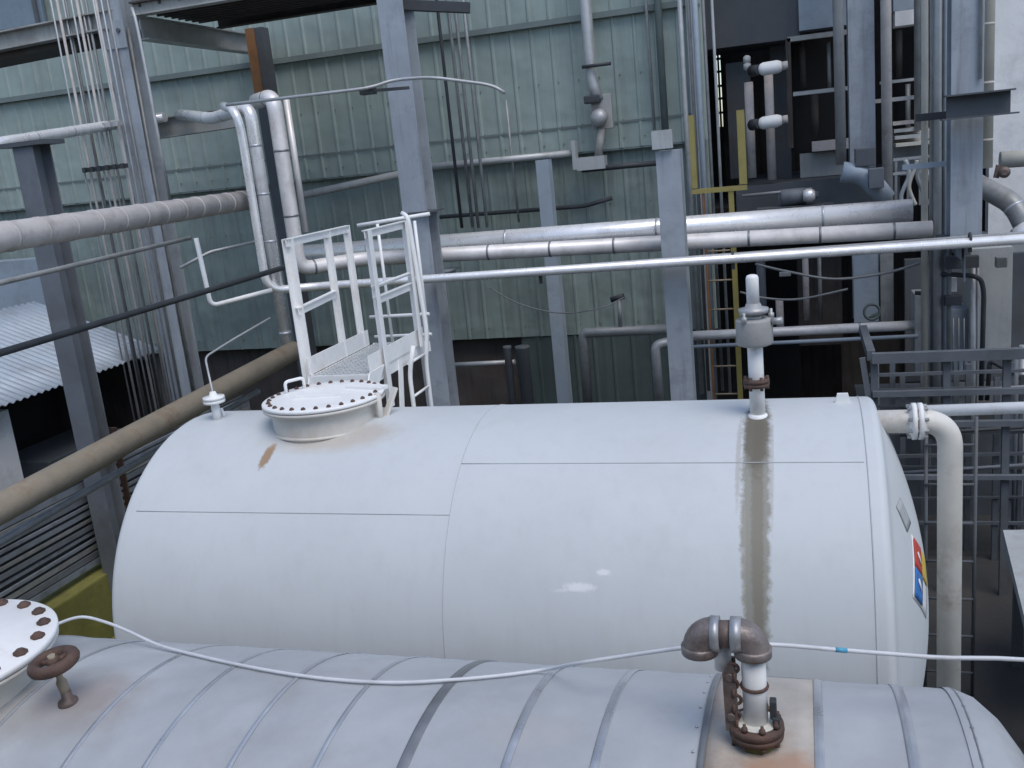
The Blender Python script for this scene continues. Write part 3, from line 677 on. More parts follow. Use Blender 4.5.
# slim silver line with a curve at its foot, in front of the columns
xs_ = at(250, 185, 9.2).x; zt3 = at(236, 112, 9.2).z
zb3 = at(300, 287, 9.6).z; e3 = at(1100, 234, 9.6); e3 = Vector((6.6, 9.6, zb3+(e3.z-zb3)*1.9))
pipe('silver_pipe', [(xs_-.35, 9.5, zt3+.1), (xs_-.05, 9.2, zt3+.03), (xs_, 9.2, zt3-.15), (xs_, 9.2, zb3+.03), (xs_+.35, 9.55, zb3), (e3.x, 9.6, e3.z)], .046, 'silver', 'slim silver pipe curving at its foot and crossing in front of all the rack columns', br=.2)
tb = MB(); a = at(430, 278, 9.72); b_ = at(1100, 229, 9.72); b_ = a+(b_-a)*1.5; tb.bar(a, b_, .10, .05); tag(tb.build('cable_channel', 'palegrey'), 'narrow grey channel lying just above the slim silver pipe', 'channel')
for px, py in ((540, 272), (733, 257), (970, 239)):
    c = at(px, py, 9.6); cl = MB().torus(c, (1, 0, 0), .052, .012, 20, 8); cl.box(c+Vector((0, 0, -.08)), (.03, .03, .08)); tag(cl.build('pipe_clamp', 'darkpipe'), 'small dark clamp round the slim silver pipe', 'clamp', 'clamps on the slim silver pipe')
x4 = at(296, 165, 9.95).x; pipe('silver_pipe', [(x4, 9.95, at(285, 98, 9.95).z), (x4, 9.95, at(306, 232, 9.95).z)], .035, 'silverdull', 'thin silver drop pipe squeezed against the two bright vertical pipes')
pipe('jacketed_pipe', [at(-60, 153, 7.3), at(0, 143, 7.7), at(110, 125.5, 9.9), at(128, 123, 10.38), at(165, 117, 10.4)], .058, 'silver', 'bright jacketed pipe entering at the left edge over the near post', br=.2, bands=5)
# pale lagged pipe across left
pipe('lagged_pipe', [at(-90, 251, 4.6), at(0, 237.5, 5.4), at(247, 200, 9.5)], .105, 'lag', 'thick pale lagged pipe with straps crossing the left edge', bands=14, bandm='lag', n=20)
pipe('thin_pipe', [at(-60, 297, 5.2), at(0, 283, 5.8), at(190, 238, 9.0)], .022, 'palegrey', 'thin pale pipe below the thick lagged pipe at left')
pipe('black_cable', [at(-60, 372, 4.6), at(0, 353, 5.4), at(150, 308, 7.2), at(292, 265, 9.2)], .028, 'darkpipe', 'black cable slanting above the corrugated shed roof')
pipe('bent_tube', [at(196, 238, 8.6), at(211, 306, 8.6), at(272, 290, 8.95)], .024, 'white', 'white bent tube left of the platform above the small vent', br=.08)
pipe('thin_pipe', [at(180, 268, 9.0), at(210, 252, 9.3), at(262, 240, 9.6)], .018, 'palegrey', 'short thin pipe right of the leftmost column under the lagged pipe', br=.05)
pipe('white_hose', [at(132, 8, 9.7), at(136, 20, 9.65), at(146, 70, 9.6), at(157, 130, 9.55), at(170, 200, 9.6)], .018, 'palegrey', 'pale flexible hose hanging down the right side of leftmost column', 'hose', br=.2)
pipe('thin_pipe', [at(226, 105, 9.0), at(370, 88, 9.3), at(392, 80, 9.5), at(430, 77, 9.5), at(492, 85, 9.6), at(505, 93, 9.6)], .017, 'palegrey', 'thin crooked tube crossing in front of the column behind the platform', br=.15)
bk = MB(); c0 = at(368, 91, 9.4); bk.box(c0, (.14, .12, .07)); bk.bar(c0, c0+Vector((.35, .25, 0)), .03, .03); tag(bk.build('tube_bracket', 'darkpipe'), 'small dark bracket holding the thin crooked tube', 'bracket')
# ledge pipe at wall
pipe('thin_pipe', [at(300, 196, 11.6), at(405, 173, 12.3)], .05, 'beam', 'grey pipe along the foot of the wall left of the column behind the platform')
pipe('thin_pipe', [at(430, 167, 12.3), at(575, 153, 12.3)], .045, 'palegrey', 'pale straight pipe along the lower edge of the upper green wall')
fpl = MB(); c0 = at(575, 155, 12.3); fpl.box(c0, (.05, .14, .36)); fpl.box(c0+Vector((.2, .05, -.12)), (.36, .2, .16)); tag(fpl.build('pipe_bracket', 'greywall'), 'pale plate and dark box ending the straight wall pipe', 'bracket')
pipe('black_pipe', [at(582, 170, 12.35), at(657, 163, 12.35)], .035, 'darkpipe', 'short black pipe between the wall bracket and shorter rack column')
pipe('black_pipe', [at(440, 217, 12.5), at(585, 206, 12.5), at(612, 198, 12.5)], .028, 'darkpipe', 'long black pipe across the lower green wall above thick bright pipe', br=.1)
pipe('thin_pipe', [at(506, 100, 12.4), at(512, 160, 12.4), at(519, 222, 12.4)], .016, 'grey', 'thin vertical conduit ending on the lower green wall', 'conduit')
# downpipe with lamp
dx_ = at(589, 40, 12.35)
dp = thing('downpipe', (dx_.x, 12.35, at(595, 100, 12.35).z), 'pale grey downpipe on the green wall with a round lamp fixture at its foot', 'downpipe')
MB().tube(bend([(dx_.x, 12.3, 9), (dx_.x, 12.3, at(592, 78, 12.3).z), at(598, 100, 12.3)], .1), .072, 16).build('pipe', 'palegrey', dp)
bx = at(600, 112, 12.3); MB().box(bx+Vector((.02, .05, 0)), (.26, .10, .42), bevel=.01).build('box', 'beam', dp)
MB().lathe(bx+Vector((-.0, -.02, -.07)), (-.2, -1, .1), [(0, .1), (.05, .11), (.10, .07), (.12, .02)], n=20).build('lamp_cover', 'palegrey', dp)
MB().box(bx+Vector((-.08, -.03, .16)), (.2, .12, .1), bevel=.02).build('elbow_joint', 'darkpipe', dp)
MB().tube([bx+Vector((0, 0, -.2)), at(598, 160, 12.3)], .05, 12).build('lower_pipe', 'beam', dp)
c0 = at(598, 65, 12.2); MB().tube([c0+Vector((-.2, 0, 0)), c0+Vector((.16, 0, 0))], .022, 8).build('strap', 'darkpipe', dp)

# conduit bundles --------------------------------------------------
def conduit(px, py, Y, z0, z1, r, m, label, group):
    x = at(px, py, Y).x
    o = MB().tube([(x, Y, z0), (x+random.uniform(-.015, .015), Y+random.uniform(-.02, .02), (z0+z1)/2), (x, Y, z1)], r, 8).build('conduit', m); tag(o, label, 'conduit', group)
for k in range(12):
    conduit(83+k*4.7+(k*7 % 3), 160, 9.72+.04*(k % 4), 1.2, 8.5, .011+.006*(k % 2), ('palegrey', 'lag', 'palegrey', 'grey')[k % 4], 'thin vertical conduit in the dense bundle left of the leftmost rack column', 'conduits left of the leftmost column')
conduit(152, 160, 10.05, 1.5, 6.2, .02, 'grey', 'single conduit clipped to the right flange of the leftmost rack column', None)
for px, py in ((100, 126), (105, 168)):
    c = at(px, py, 9.68); cl = MB().box(c, (.62, .03, .05))
    for k in range(6): cl.box(c+Vector((-.26+.105*k, -.03, 0)), (.035, .04, .06), bevel=.006)
    tag(cl.build('clamp_rail', 'darkpipe' if py > 150 else 'palegrey'), 'dark clamp rail across the conduit bundle' if py > 150 else 'bright clamp rail across the conduit bundle', 'clamp rail')
for k, px in enumerate((436, 447, 453, 462)):
    conduit(px+14, 120, 11.6+.1*(k % 2), at(px+25, 228, 11.6).z, 8.5, .02, ('darkpipe', 'grey', 'grey', 'palegrey')[k], 'slender conduit hanging in front of the green wall right of the platform column', 'conduits right of the platform column')
arm = MB(); a = at(398, 5, CY+.1); b_ = at(470, 8, CY+.3); arm.bar(a, b_, .12, .1); tag(arm.build('support_arm', 'darkpipe'), 'dark support arm sticking out from the top of the platform column', 'bracket')
for k, (px, m) in enumerate(((686, 'palegrey'), (693, 'grey'), (700, 'bluepale'), (708, 'grey'), (716, 'palegrey'))):
    conduit(px, 100, 11.9+.12*(k % 2), 1.2, 8.5, (.03, .022, .035, .02, .018)[k], m, 'upright conduit at the right hand corner of the green wall', 'conduits at the green wall corner')
conduit(650, 60, 12.45, at(655, 130, 12.45).z, 8.5, .02, 'palegrey', 'thin conduit on the green wall left of its corner', None)
conduit(661, 60, 12.42, at(665, 130, 12.42).z, 8.5, .045, 'wallseam', 'broad dark downpipe on the green wall near its corner', None)
for k, (px, r, m) in enumerate(((924, .035, 'pipecream'), (931, .03, 'palegrey'), (938, .042, 'palegrey'), (945, .03, 'bluepale'), (951, .025, 'grey'))):
    conduit(px, 60, 10.5+.1*(k % 2), 1.0, 8.5, r, m, 'vertical conduit in the bundle left of the rightmost rack column', 'conduits left of the rightmost column')
c = at(936, 116, 10.35); cl = MB().box(c, (.36, .05, .07)); tag(cl.build('clamp_rail', 'darkpipe'), 'dark clamp across the conduits left of the rightmost rack column', 'clamp rail')
c = at(930, 165, 10.3); cl = MB().box(c, (.5, .05, .05)); tag(cl.build('clamp_rail', 'bluepale'), 'pale blue rail across the conduits above the thick bright pipe end', 'clamp rail')

# ------------------------------------------------------------------ yellow ladder
YY = 11.6
yl = thing('yellow_ladder', (at(722, 300, YY).x, YY, .5), 'dull yellow steel ladder with guard rails at the green wall corner', 'ladder')
xa = at(693, 150, YY).x; xb = at(742, 150, YY).x; zt = at(740, 110, YY).z; zb_ = at(720, 186, YY).z
MB().box((xa, YY, (zt+zb_)/2), (.06, .06, zt-zb_)).build('guard_post', 'yellow', yl)
MB().box((xb, YY, (zt+zb_)/2), (.085, .07, zt-zb_)).build('guard_post', 'yellow', yl)
MB().box(((xa+xb)/2, YY, zb_-.04), (xb-xa+.08, .07, .055)).build('cross_bar', 'yellow', yl)
xl = at(709, 300, YY).x; xrr = at(736, 300, YY).x
for x in (xl, xrr): MB().box((x, YY, (zb_+.5)/2), (.025 if x == xl else .06, .05, zb_-.58)).build('stringer', 'orange' if x == xl else 'yellow', yl)
for k in range(9): MB().tube([(xl, YY, zb_-.35*k-.4), (xrr, YY, zb_-.35*k-.4)], .011, 8).build('rung', 'brown', yl)

# ------------------------------------------------------------------ process building on the right
PB = thing('process_building', (1.0, 14, 0), 'dark open fronted process building with shelves and light panels right of the green wall', 'building')
def slab(pl, pr_, pt, pb_, Y, dep, name, m, parent, bevel=0.):
    mx, my = (pl+pr_)/2, (pt+pb_)/2
    x0, x1 = at(pl, my, Y).x, at(pr_, my, Y).x; z1, z0 = at(mx, pt, Y).z, at(mx, pb_, Y).z
    return MB().box(((x0+x1)/2, Y+dep/2, (z0+z1)/2), (x1-x0, dep, z1-z0), bevel=bevel).build(name, m, parent)
xg0 = at(715.5, 90, 16).x; xg1 = at(722, 90, 16).x
zg0 = at(719, 127, 16).z; zg1 = at(719, 48, 16).z
# back wall with a slot through which the sky shows
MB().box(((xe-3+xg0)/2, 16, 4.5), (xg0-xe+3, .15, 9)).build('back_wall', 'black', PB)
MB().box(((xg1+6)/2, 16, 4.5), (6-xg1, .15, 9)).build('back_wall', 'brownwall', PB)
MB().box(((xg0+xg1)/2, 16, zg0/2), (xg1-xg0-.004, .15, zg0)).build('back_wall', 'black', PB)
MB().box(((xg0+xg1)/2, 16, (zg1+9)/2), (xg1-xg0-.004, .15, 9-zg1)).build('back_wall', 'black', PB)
for zz in (.18, .36, .52, .7, .86): MB().box(((xg0+xg1)/2, 15.9, zg0+(zg1-zg0)*zz), (xg1-xg0+.1, .03, .035)).build('slot_bar', 'black', PB)
MB().box(((xg0+xg1)/2+.02, 15.88, (zg0+zg1)/2), (.03, .03, zg1-zg0)).build('slot_bar', 'black', PB)
MB().box((2.3, 14.2, 9.08), (8.6, 4.4, .16)).build('roof', 'greywall', PB)  # unseen roof added to keep the bays dark
MB().box((6.4, 14.2, 4.5), (.2, 3.8, 9)).build('shade_side_wall', 'greywall', PB)  # unseen wall added to darken the interior from the side
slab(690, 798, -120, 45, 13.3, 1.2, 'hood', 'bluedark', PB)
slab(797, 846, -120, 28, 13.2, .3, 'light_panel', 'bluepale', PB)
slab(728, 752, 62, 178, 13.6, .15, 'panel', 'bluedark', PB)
slab(772, 790, 45, 180, 13.9, .15, 'panel', 'bluedark', PB)
fs_ = slab(788, 846, 36, 150, 14.1, .05, 'dark_bay', 'black', PB)  # near-black sheet stands in for the shade inside the bay
slab(787, 850, 33, 38, 13.2, .12, 'bay_frame', 'beam', PB)
slab(787, 792, 38, 148, 13.2, .1, 'bay_frame', 'brownwall', PB)
slab(793, 850, 89, 93, 13.2, .2, 'shelf', 'palegrey', PB)
slab(812, 850, 140, 150, 13.3, .3, 'shelf', 'lag', PB)
slab(800, 846, 152, 176, 13.5, .2, 'light_panel', 'greywall', PB)
slab(736, 900, 180, 206, 12.8, 3.0, 'floor_slab', 'bluedark', PB)
slab(690, 800, 206, 225, 13.4, 2.0, 'floor_slab', 'black', PB)
slab(893, 916, -100, 10, 13.0, .3, 'light_panel', 'bluepale', PB)
bxs = slab(895, 918, 10, 25, 12.6, .3, 'junction_box', 'whitewall', PB)
slab(880, 925, 79, 82, 13.0, .1, 'shelf', 'palegrey', PB)
slab(870, 925, 97, 101, 12.5, .1, 'shelf', 'palegrey', PB)
slab(893, 940, 130, 140, 12.8, 1.0, 'shelf', 'lag', PB)
slab(893, 924, 140, 175, 13.4, .2, 'light_panel', 'greywall', PB)
slab(798, 842, 250, 345, 13.6, .12, 'board_panel', 'brownwall', PB)
slab(693, 800, 240, 420, 14.4, .1, 'dark_bay', 'black', PB)  # recess shade given as a near-black sheet
slab(842, 900, 340, 420, 14.2, .1, 'dark_bay', 'brownwall', PB)
# right columns and pipes in front of the building
def upr(pl, pr_, pmid, pt, pb_, Y, name, m, label, cat, rnd_=False, group=None):
    x0, x1 = at(pl, pmid, Y).x, at(pr_, pmid, Y).x; z1 = at((pl+pr_)/2, pt, Y).z if pt is not None else 8.8; z0 = at((pl+pr_)/2, pb_, Y).z if pb_ is not None else 0
    if rnd_: o = MB().lathe(((x0+x1)/2, Y, z0), (0, 0, 1), [(0, (x1-x0)/2), (z1-z0, (x1-x0)/2)], n=18).build(name, m)
    else:
        w = x1-x0; o = MB().box(((x0+x1)/2, Y-w/2, (z0+z1)/2), (w, .016, z1-z0), bevel=.003).box(((x0+x1)/2, Y+w/2, (z0+z1)/2), (w, .016, z1-z0), bevel=.003).box(((x0+x1)/2, Y, (z0+z1)/2), (.014, w-.02, z1-z0)).build(name, m)
    return tag(o, label, cat, group)
upr(834, 845, 80, None, 165, 12.2, 'vertical_pipe', 'palegrey', 'pale vertical pipe left of the blue column in the dark bays', 'pipe', True)
upr(848, 874, 80, None, 168, 12.4, 'steel_column', 'blue', 'broad blue grey column between two pale vertical pipes', 'column')
upr(881, 892, 80, None, 202, 12.1, 'vertical_pipe', 'lag', 'pale vertical pipe right of the broad blue column', 'pipe', True)
upr(914, 921, 80, None, 130, 12.4, 'vertical_pipe', 'grey', 'slim grey pipe beside the small white junction box', 'pipe', True)
upr(853, 878, 290, 250, 320, 12.6, 'metal_cabinet', 'bluepale', 'blue grey cabinet front under the slim silver pipe', 'cabinet')
upr(880, 893, 290, 250, 325, 12.5, 'steel_column', 'grey', 'short grey upright beside the blue grey cabinet', 'column')
# pipe stubs with white elbows in the recess
for (px, y0, y1, lab) in ((750, 82, 178, 'left'), (770, 70, 180, 'right')):
    x = at(px, 120, 12.9).x; o = MB().tube([(x, 12.9, at(px, y1, 12.9).z), (x, 12.9, at(px, y0, 12.9).z)], .055, 14).build('vertical_pipe', 'lag'); tag(o, f'dull vertical pipe by the white lagged stubs, {lab} one of two', 'pipe')
for (py, lab) in ((68, 'upper white lagged stub pipe beside the dark bay'), (122, 'lower white lagged stub pipe beside the dark bay')):
    c0 = at(758, py+2, 12.6); c1 = at(788, py-3, 12.6)
    st = thing('lagged_stub', c0, lab, 'pipe')
    d_ = c1-c0; L = d_.length
    MB().lathe(c0, d_, [(0, .03), (.02, .06), (.06, .078), (L*.65, .078), (L*.78, .06), (L*.8, .05)], n=20).build('lagging', 'whitewall', st)
    MB().lathe(c0+d_*.8, d_, [(0, .05), (L*.2, .05)], n=14).build('pipe', 'lag', st)
    MB().lathe(at(752, py+3, 12.7), c0-at(752, py+3, 12.7), [(0, .07), (.16, .06)], n=14).build('elbow', 'darkpipe', st)
sm = MB().lathe(at(747, 63, 12.8), (0, 0, 1), [(-.09, .02), (-.07, .045), (-.01, .045), (0, .03), (.01, .045), (.07, .045), (.09, .02)], n=14); tag(sm.build('breather_vent', 'greywall'), 'small pale twin knob above the left dull pipe in the recess', 'vent')
# lower pipes
pipe('rack_pipe', [at(690, 336, 11.2), at(752, 333, 11.2), at(920, 325, 11.2)], .055, 'silverdull', 'pale pipe crossing behind the tank vent', bands=2)
pipe('rack_pipe', [at(690, 347, 11.1), at(918, 336, 11.1)], .022, 'bluepale', 'thin blue grey line just under the pale pipe behind the tank vent')
pipe('rack_pipe', [at(588, 404, 11.4), at(583, 333, 11.4), at(668, 329, 11.4)], .062, 'grey', 'grey pipe with a square bend between the slim column and shorter column', br=.07)
pipe('rack_pipe', [at(660, 404, 10.9), at(655, 345, 10.9), at(690, 337, 11.1)], .055, 'palegrey', 'pale elbow pipe just left of the shorter rack column', br=.08)
pipe('rack_pipe', [at(455, 365, 12.2), at(515, 362, 12.2)], .035, 'palegrey', 'short pale pipe low in front of the dark wall base')
for (px, r, lab) in ((510, .05, 'thin grey stub pipe rising behind the tank, left of two'), (525, .085, 'thicker grey stub pipe rising behind the tank, right of two')):
    x = at(px, 375, 11.9).x; o = MB().lathe((x, 11.9, 0), (0, 0, 1), [(0, r), (at(px, 348, 11.9).z-.03, r), (at(px, 348, 11.9).z, r*1.15), (at(px, 346, 11.9).z, r*1.15)], n=16).build('stub_pipe', 'bluedark'); tag(o, lab, 'pipe')
tv = thing('tee_valve', at(620, 331, 11.4), 'small tee valve standing on the square bend grey pipe', 'valve')
MB().tube([at(621, 331, 11.4), at(619, 300, 11.4)], .028, 10).build('stem', 'grey', tv); MB().tube([at(611, 300, 11.4), at(624, 296, 11.4)], .035, 10).build('handle', 'darkpipe', tv)
def wire(pts, r, m, label): o = MB().tube(smooth_path(pts, 6), r, 6).build('cable', m); tag(o, label, 'cable')
wire([at(490, 288, 11.0), at(520, 304, 11.0), at(560, 313, 11.0), at(600, 308, 11.0), at(625, 297, 11.2)], .008, 'grey', 'thin sagging cable low in front of the green wall')
wire([at(755, 264, 10.6), at(790, 272, 10.6), at(835, 279, 10.6), at(885, 273, 10.6), at(920, 263, 10.6)], .014, 'grey', 'sagging pale cable right of the tank vent, upper of two')
wire([at(740, 292, 10.8), at(765, 298, 10.8), at(800, 299, 10.8), at(848, 289, 10.8)], .012, 'grey', 'sagging pale cable beside the tank vent, lower of two')
bg = MB().box(at(785, 274, 10.58), (.12, .04, .05), bevel=.01); tag(bg.build('cable_tie', 'grey'), 'knotted bundle tied on the upper sagging cable', 'cable tie')
pipe('thin_pipe', [at(436, 255, 10.9), at(438, 290, 10.9)], .02, 'darkpipe', 'tiny dark pipe stub under the rack line beside the platform column')

# far right: white wall, cream riser, dark elbow
rw = thing('white_wall', (5, 12.6, 0), 'tall pale rendered wall at the right edge behind the cream riser', 'wall')
xw = at(990, 100, 12.6).x
zw = at(1005, 235, 12.6).z
MB().box((xw+3, 12.7, (zw+9)/2), (6, .2, 9-zw)).build('upper_wall', 'whitewall', rw)
MB().box((xw+3, 12.75, zw/2), (6, .2, zw-.004)).build('lower_wall', 'greywall', rw)
pipe('insulated_riser', [(at(987, 80, 10.6).x, 10.6, at(985, 168, 10.6).z), (at(987, 80, 10.6).x, 10.6, 8.6)], .062, 'pipecream', 'cream insulated riser right of the rightmost rack column', bands=9, bandm='lag')
c0 = at(981, 186, 10.5); c1 = at(1014, 204, 10.2); pipe('lagged_pipe', [c0+Vector((-.1, .3, .05)), c0, c1, c1+Vector((.1, -.1, -.25))], .10, 'grey', 'dark grey lagged elbow pipe at the right edge', br=.12, bands=2)
pipe('lagged_pipe', [at(1000, 160, 11.8), at(1080, 155, 11.8)], .09, 'pipecream', 'short cream pipe stub on the pale wall at the right edge')
vl = MB().lathe(at(1003, 172, 11.4), (0, -1, 0), [(0, .03), (.05, .06), (.08, .06), (.1, .03)], n=14); vl.bar(at(996, 178, 11.4), at(999, 165, 11.4), .05, .05); tag(vl.build('valve', 'rustlight'), 'small rusty valve under the cream pipe stub at the right edge', 'valve')
jk = MB().lathe(at(1012, 235, 10.0), (.9, .1, .1), [(0, .05), (.1, .1), (.5, .1)], n=18); tag(jk.build('jacketed_stub', 'silver'), 'shiny jacketed stub resting at the right end of the rack line', 'pipe')

# grey panels, bent conduits and channel frame right of the tank
def panel_thing(name, pl, pr_, pt, pb_, Y, dep, m, label, cat): 
    o = slab(pl, pr_, pt, pb_, Y, dep, name, m, None, .004); return tag(o, label, cat)
panel_thing('grey_cabinet', 970, 1012, 248, 350, 10.9, .4, 'greywall', 'tall plain grey cabinet under the rack line at the right edge', 'cabinet')
panel_thing('grey_cabinet', 936, 968, 310, 375, 11.0, .4, 'bluepale', 'ribbed blue grey cabinet between two bent conduits', 'cabinet')
panel_thing('grey_cabinet', 915, 934, 295, 372, 11.1, .4, 'palegrey', 'narrow pale cabinet left of the bent conduits', 'cabinet')
panel_thing('junction_box', 946, 957, 278, 292, 10.6, .1, 'whitewall', 'small white junction box above the ribbed cabinet', 'box')
panel_thing('grey_wall_panel', 905, 1060, 255, 380, 12.2, .1, 'bluedark', 'dark backing panel behind the grey cabinets', 'panel')
pipe('bent_conduit', [at(915, 293, 10.7), at(940, 294, 10.7), at(943, 310, 10.7), at(941, 400, 10.7)], .022, 'darkpipe', 'black bent conduit over the narrow pale cabinet', 'conduit', br=.12)
pipe('bent_conduit', [at(938, 274, 10.5), at(980, 276, 10.5), at(984, 290, 10.5), at(981, 400, 10.5)], .024, 'darkpipe', 'black bent conduit looping over the small white junction box', 'conduit', br=.12)
pipe('bent_conduit', [at(987, 400, 10.2), at(990, 360, 10.2), at(1024, 380, 10.0), at(1060, 400, 10)], .022, 'darkpipe', 'black slanting conduit in front of the tall grey cabinet', 'conduit', br=.06)
for (px, r, m) in ((928, .03, 'palegrey'), (972, .03, 'palegrey'), (977, .018, 'grey')):
    conduit(px, 320, 10.6, .3, at(px, 255, 10.6).z, r, m, 'upright pale pipe among the grey cabinets under the rack line', 'pipes among the grey cabinets')
cf = thing('channel_frame', (at(940, 400, 8.9).x, 8.9, 0), 'grey steel channel frame on legs right of the large white tank', 'frame')
def cbar(p, q, w=.07, h=.09, nm='channel'): MB().bar(p, q, w, h).build(nm, 'framegrey', cf)
YF = 8.9
zr = at(940, 356, YF).z; x0 = at(872, 360, YF).x
cbar((x0, YF, zr), (3.4, YF, zr)); cbar((x0, YF, zr-.33), (3.4, YF, zr-.33), .06, .05); cbar((x0, YF+.1, zr), (x0, 10.2, zr)); 
zr2 = zr-.62; cbar((x0, YF, zr2), (3.4, YF, zr2), .06, .05); cbar((x0, YF, zr2-.5), (3.4, YF, zr2-.5), .05, .04)
for x in (x0+.02, x0+.62, x0+1.1, x0+1.75): cbar((x, YF+.06, 0), (x, YF+.06, zr-.05), .06, .06, 'leg')
cbar((x0-.08, YF+.03, zr), (x0+.0, YF+.03, zr2), .04, .05, 'brace')
# ladder deep in the pit, sloped plate
yl2 = thing('pit_ladder', (at(965, 560, 7.2).x, 7.2, 0), 'dark thin steel ladder down in the pit beside the bent white pipe', 'ladder')
xl, xr2 = at(925, 560, 7.2).x, at(974, 560, 7.2).x
for x in (xl, xr2): MB().tube([(x, 7.2, 0), (x+.02, 7.3, 2.2)], .014, 8).build('stringer', 'bluedark', yl2)
for k in range(7): MB().tube([(xl, 7.2+.01*k, .2+.3*k), (xr2, 7.2+.01*k, .2+.3*k)], .010, 8).build('rung', 'bluedark', yl2)
a = at(1003, 530, 7.8); b_ = at(1030, 640, 6.4)
sp = thing('chute', (a.x+.7, 7.1, 0), 'sloping grey chute plate low at the right edge', 'chute')
MB().prism([a, a+Vector((1.2, .1, 0)), b_+Vector((1.2, .1, 0)), b_], (0, .03, -.08)).build('plate', 'greywall', sp)
for q in (a+Vector((.1, -.1, 0)), a+Vector((1.1, -.1, 0)), b_+Vector((.1, .12, 0)), b_+Vector((1.1, .12, 0))): MB().box((q.x, q.y, (q.z-.1)/2), (.07, .07, q.z-.1)).build('leg', 'bluedark', sp)
bw = MB(); bw.box((4.0, 8.0, .7), (3.4, .2, 1.4)); tag(bw.build('pit_wall', 'brownwall'), 'low dark pit wall at the right behind the bent white pipe', 'wall')
panel_thing('equipment_base', 860, 1060, 405, 520, 10.9, 1.0, 'bluedark', 'dark equipment base under the grey cabinets', 'equipment')

# pipe supports on the columns
for (X, nm) in ((-4.01, 'platform column'), (-1.26, 'shorter rack column'), (1.46, 'rightmost rack column')):
    zz = at(560, 262, 10.4).z if X < 1 else at(930, 240, 10.4).z
    sa = MB(); sa.box((X+.0, CY+.52, zz-.04), (.12, .75, .012)); sa.box((X, CY+.52, zz-.11), (.012, .75, .13)); sa.prism([(X+.03, CY+.15, zz-.05), (X+.03, CY+.5, zz-.05), (X+.03, CY+.15, zz-.4)], (.012, 0, 0))
    tag(sa.build('support_arm', 'blue'), f'short steel arm carrying the two jacketed lines at the {nm}', 'bracket')
# dim plant inside the dark bays and behind the conduit bundle
rnd2 = random.Random(11)
for (px, y0, y1, Y, rr_, m, lab) in ((803, 40, 88, 13.6, .04, 'brownwall', 'dull pipe standing in the upper dark bay'), (815, 95, 138, 13.7, .05, 'brownwall', 'dull pipe standing in the lower dark bay'), (829, 42, 88, 13.5, .025, 'grey', 'thin conduit in the upper dark bay'),
        (899, 30, 78, 13.4, .04, 'brownwall', 'dull pipe behind the slim grey pipe beside the junction box'), (908, 84, 130, 13.4, .03, 'grey', 'thin pipe above the stacked trays'), (783, 190, 238, 12.6, .05, 'bluemid', 'short pipe under the floor slab edge'),
        (806, 255, 320, 12.9, .04, 'lag', 'pale batten on the brown board panel'), (820, 255, 320, 12.9, .025, 'grey', 'thin conduit on the brown board panel'), (762, 255, 335, 13.2, .06, 'bluemid', 'dim pipe in the dark recess behind the tank vent'), (780, 300, 335, 13.0, .05, 'lag', 'pale pipe stub in the dark recess right of the tank vent')):
    x = at(px, (y0+y1)/2, Y).x; o = MB().lathe((x, Y, at(px, y1, Y).z), (0, 0, 1), [(0, rr_), (at(px, y0, Y).z-at(px, y1, Y).z, rr_)], n=12).build('vertical_pipe', m); tag(o, lab, 'pipe')
for k, (y0, w_) in enumerate(((121, 22), (128, 30), (135, 26), (142, 34))):
    o = slab(893+k, 893+k+w_, y0, y0+3.5, 12.5-.1*k, .8, 'tray', ('lag', 'palegrey', 'greywall', 'pipecream')[k], None); tag(o, 'pale flat tray stacked behind the conduits left of the rightmost column', 'tray', 'trays stacked behind the conduits')
for k, (px, ph) in enumerate(((905, 0), (913, 1.5), (921, 3), (929, 4.2))):
    pts = [at(px+4*math.sin(ph+j*1.1), 160+j*9, 11.3) for j in range(6)]
    o = MB().tube(smooth_path(pts, 5), .022, 8).build('flexible_hose', ('palegrey', 'pipecream', 'grey', 'palegrey')[k]); tag(o, 'wavy pale hose hanging above the end of the thick bright pipe', 'hose', 'wavy hoses above the bright pipe end')
rl = thing('guard_railing', at(920, 190, 11.6), 'grey guard railing behind the wavy hoses', 'railing')
for py in (158, 172): MB().bar(at(893, py+2, 11.6), at(942, py-3, 11.6), .03, .03).build('rail', 'palegrey', rl)
for px in (896, 908, 920, 932): MB().bar(at(px, 158, 11.6), at(px, 205, 11.6), .025, .025).build('post', 'grey', rl)
de = thing('duct_fan', at(868, 195, 12.0), 'grey duct elbow with dark square motor box between the pale vertical pipes', 'duct')
c0 = at(865, 157, 11.9); MB().box(c0, (.22, .2, .2), bevel=.01).build('motor_box', 'bluedark', de)
MB().tube(bend([at(842, 172, 11.9), at(866, 175, 11.9), at(886, 200, 11.9)], .15), .12, 16).build('duct', 'bluepale', de)
c0 = at(876, 178, 11.7); MB().box(c0, (.16, .16, .22), bevel=.01).build('damper', 'bluemid', de)
gm = thing('pump_set', at(800, 200, 12.3), 'low dark pump set with bright coupling on the floor slab', 'pump')
MB().lathe(at(780, 198, 12.4), (1, .1, 0), [(0, .05), (.02, .1), (.3, .1), (.32, .05), (.45, .04)], n=16).build('motor', 'bluemid', gm)
MB().lathe(at(803, 196, 12.3), (1, 0, 0), [(0, .06), (.05, .08), (.1, .08), (.14, .05)], n=16).build('coupling', 'silver', gm)
MB().box(at(795, 208, 12.4), (.9, .3, .06)).build('base', 'bluedark', gm)
for (a_, b_, Y, rr_, m, lab) in (((742, 196), (812, 189), 12.5, .02, 'grey', 'thin pipe along the floor slab edge'), ((745, 226), (850, 219), 11.4, .02, 'darkpipe', 'black line just above the lower jacketed pipe'),
        ((858, 232), (925, 226), 11.2, .025, 'grey', 'thin grey line behind the bright pipe ends')):
    pipe('thin_pipe', [at(*a_, Y), at(*b_, Y)], rr_, m, lab)
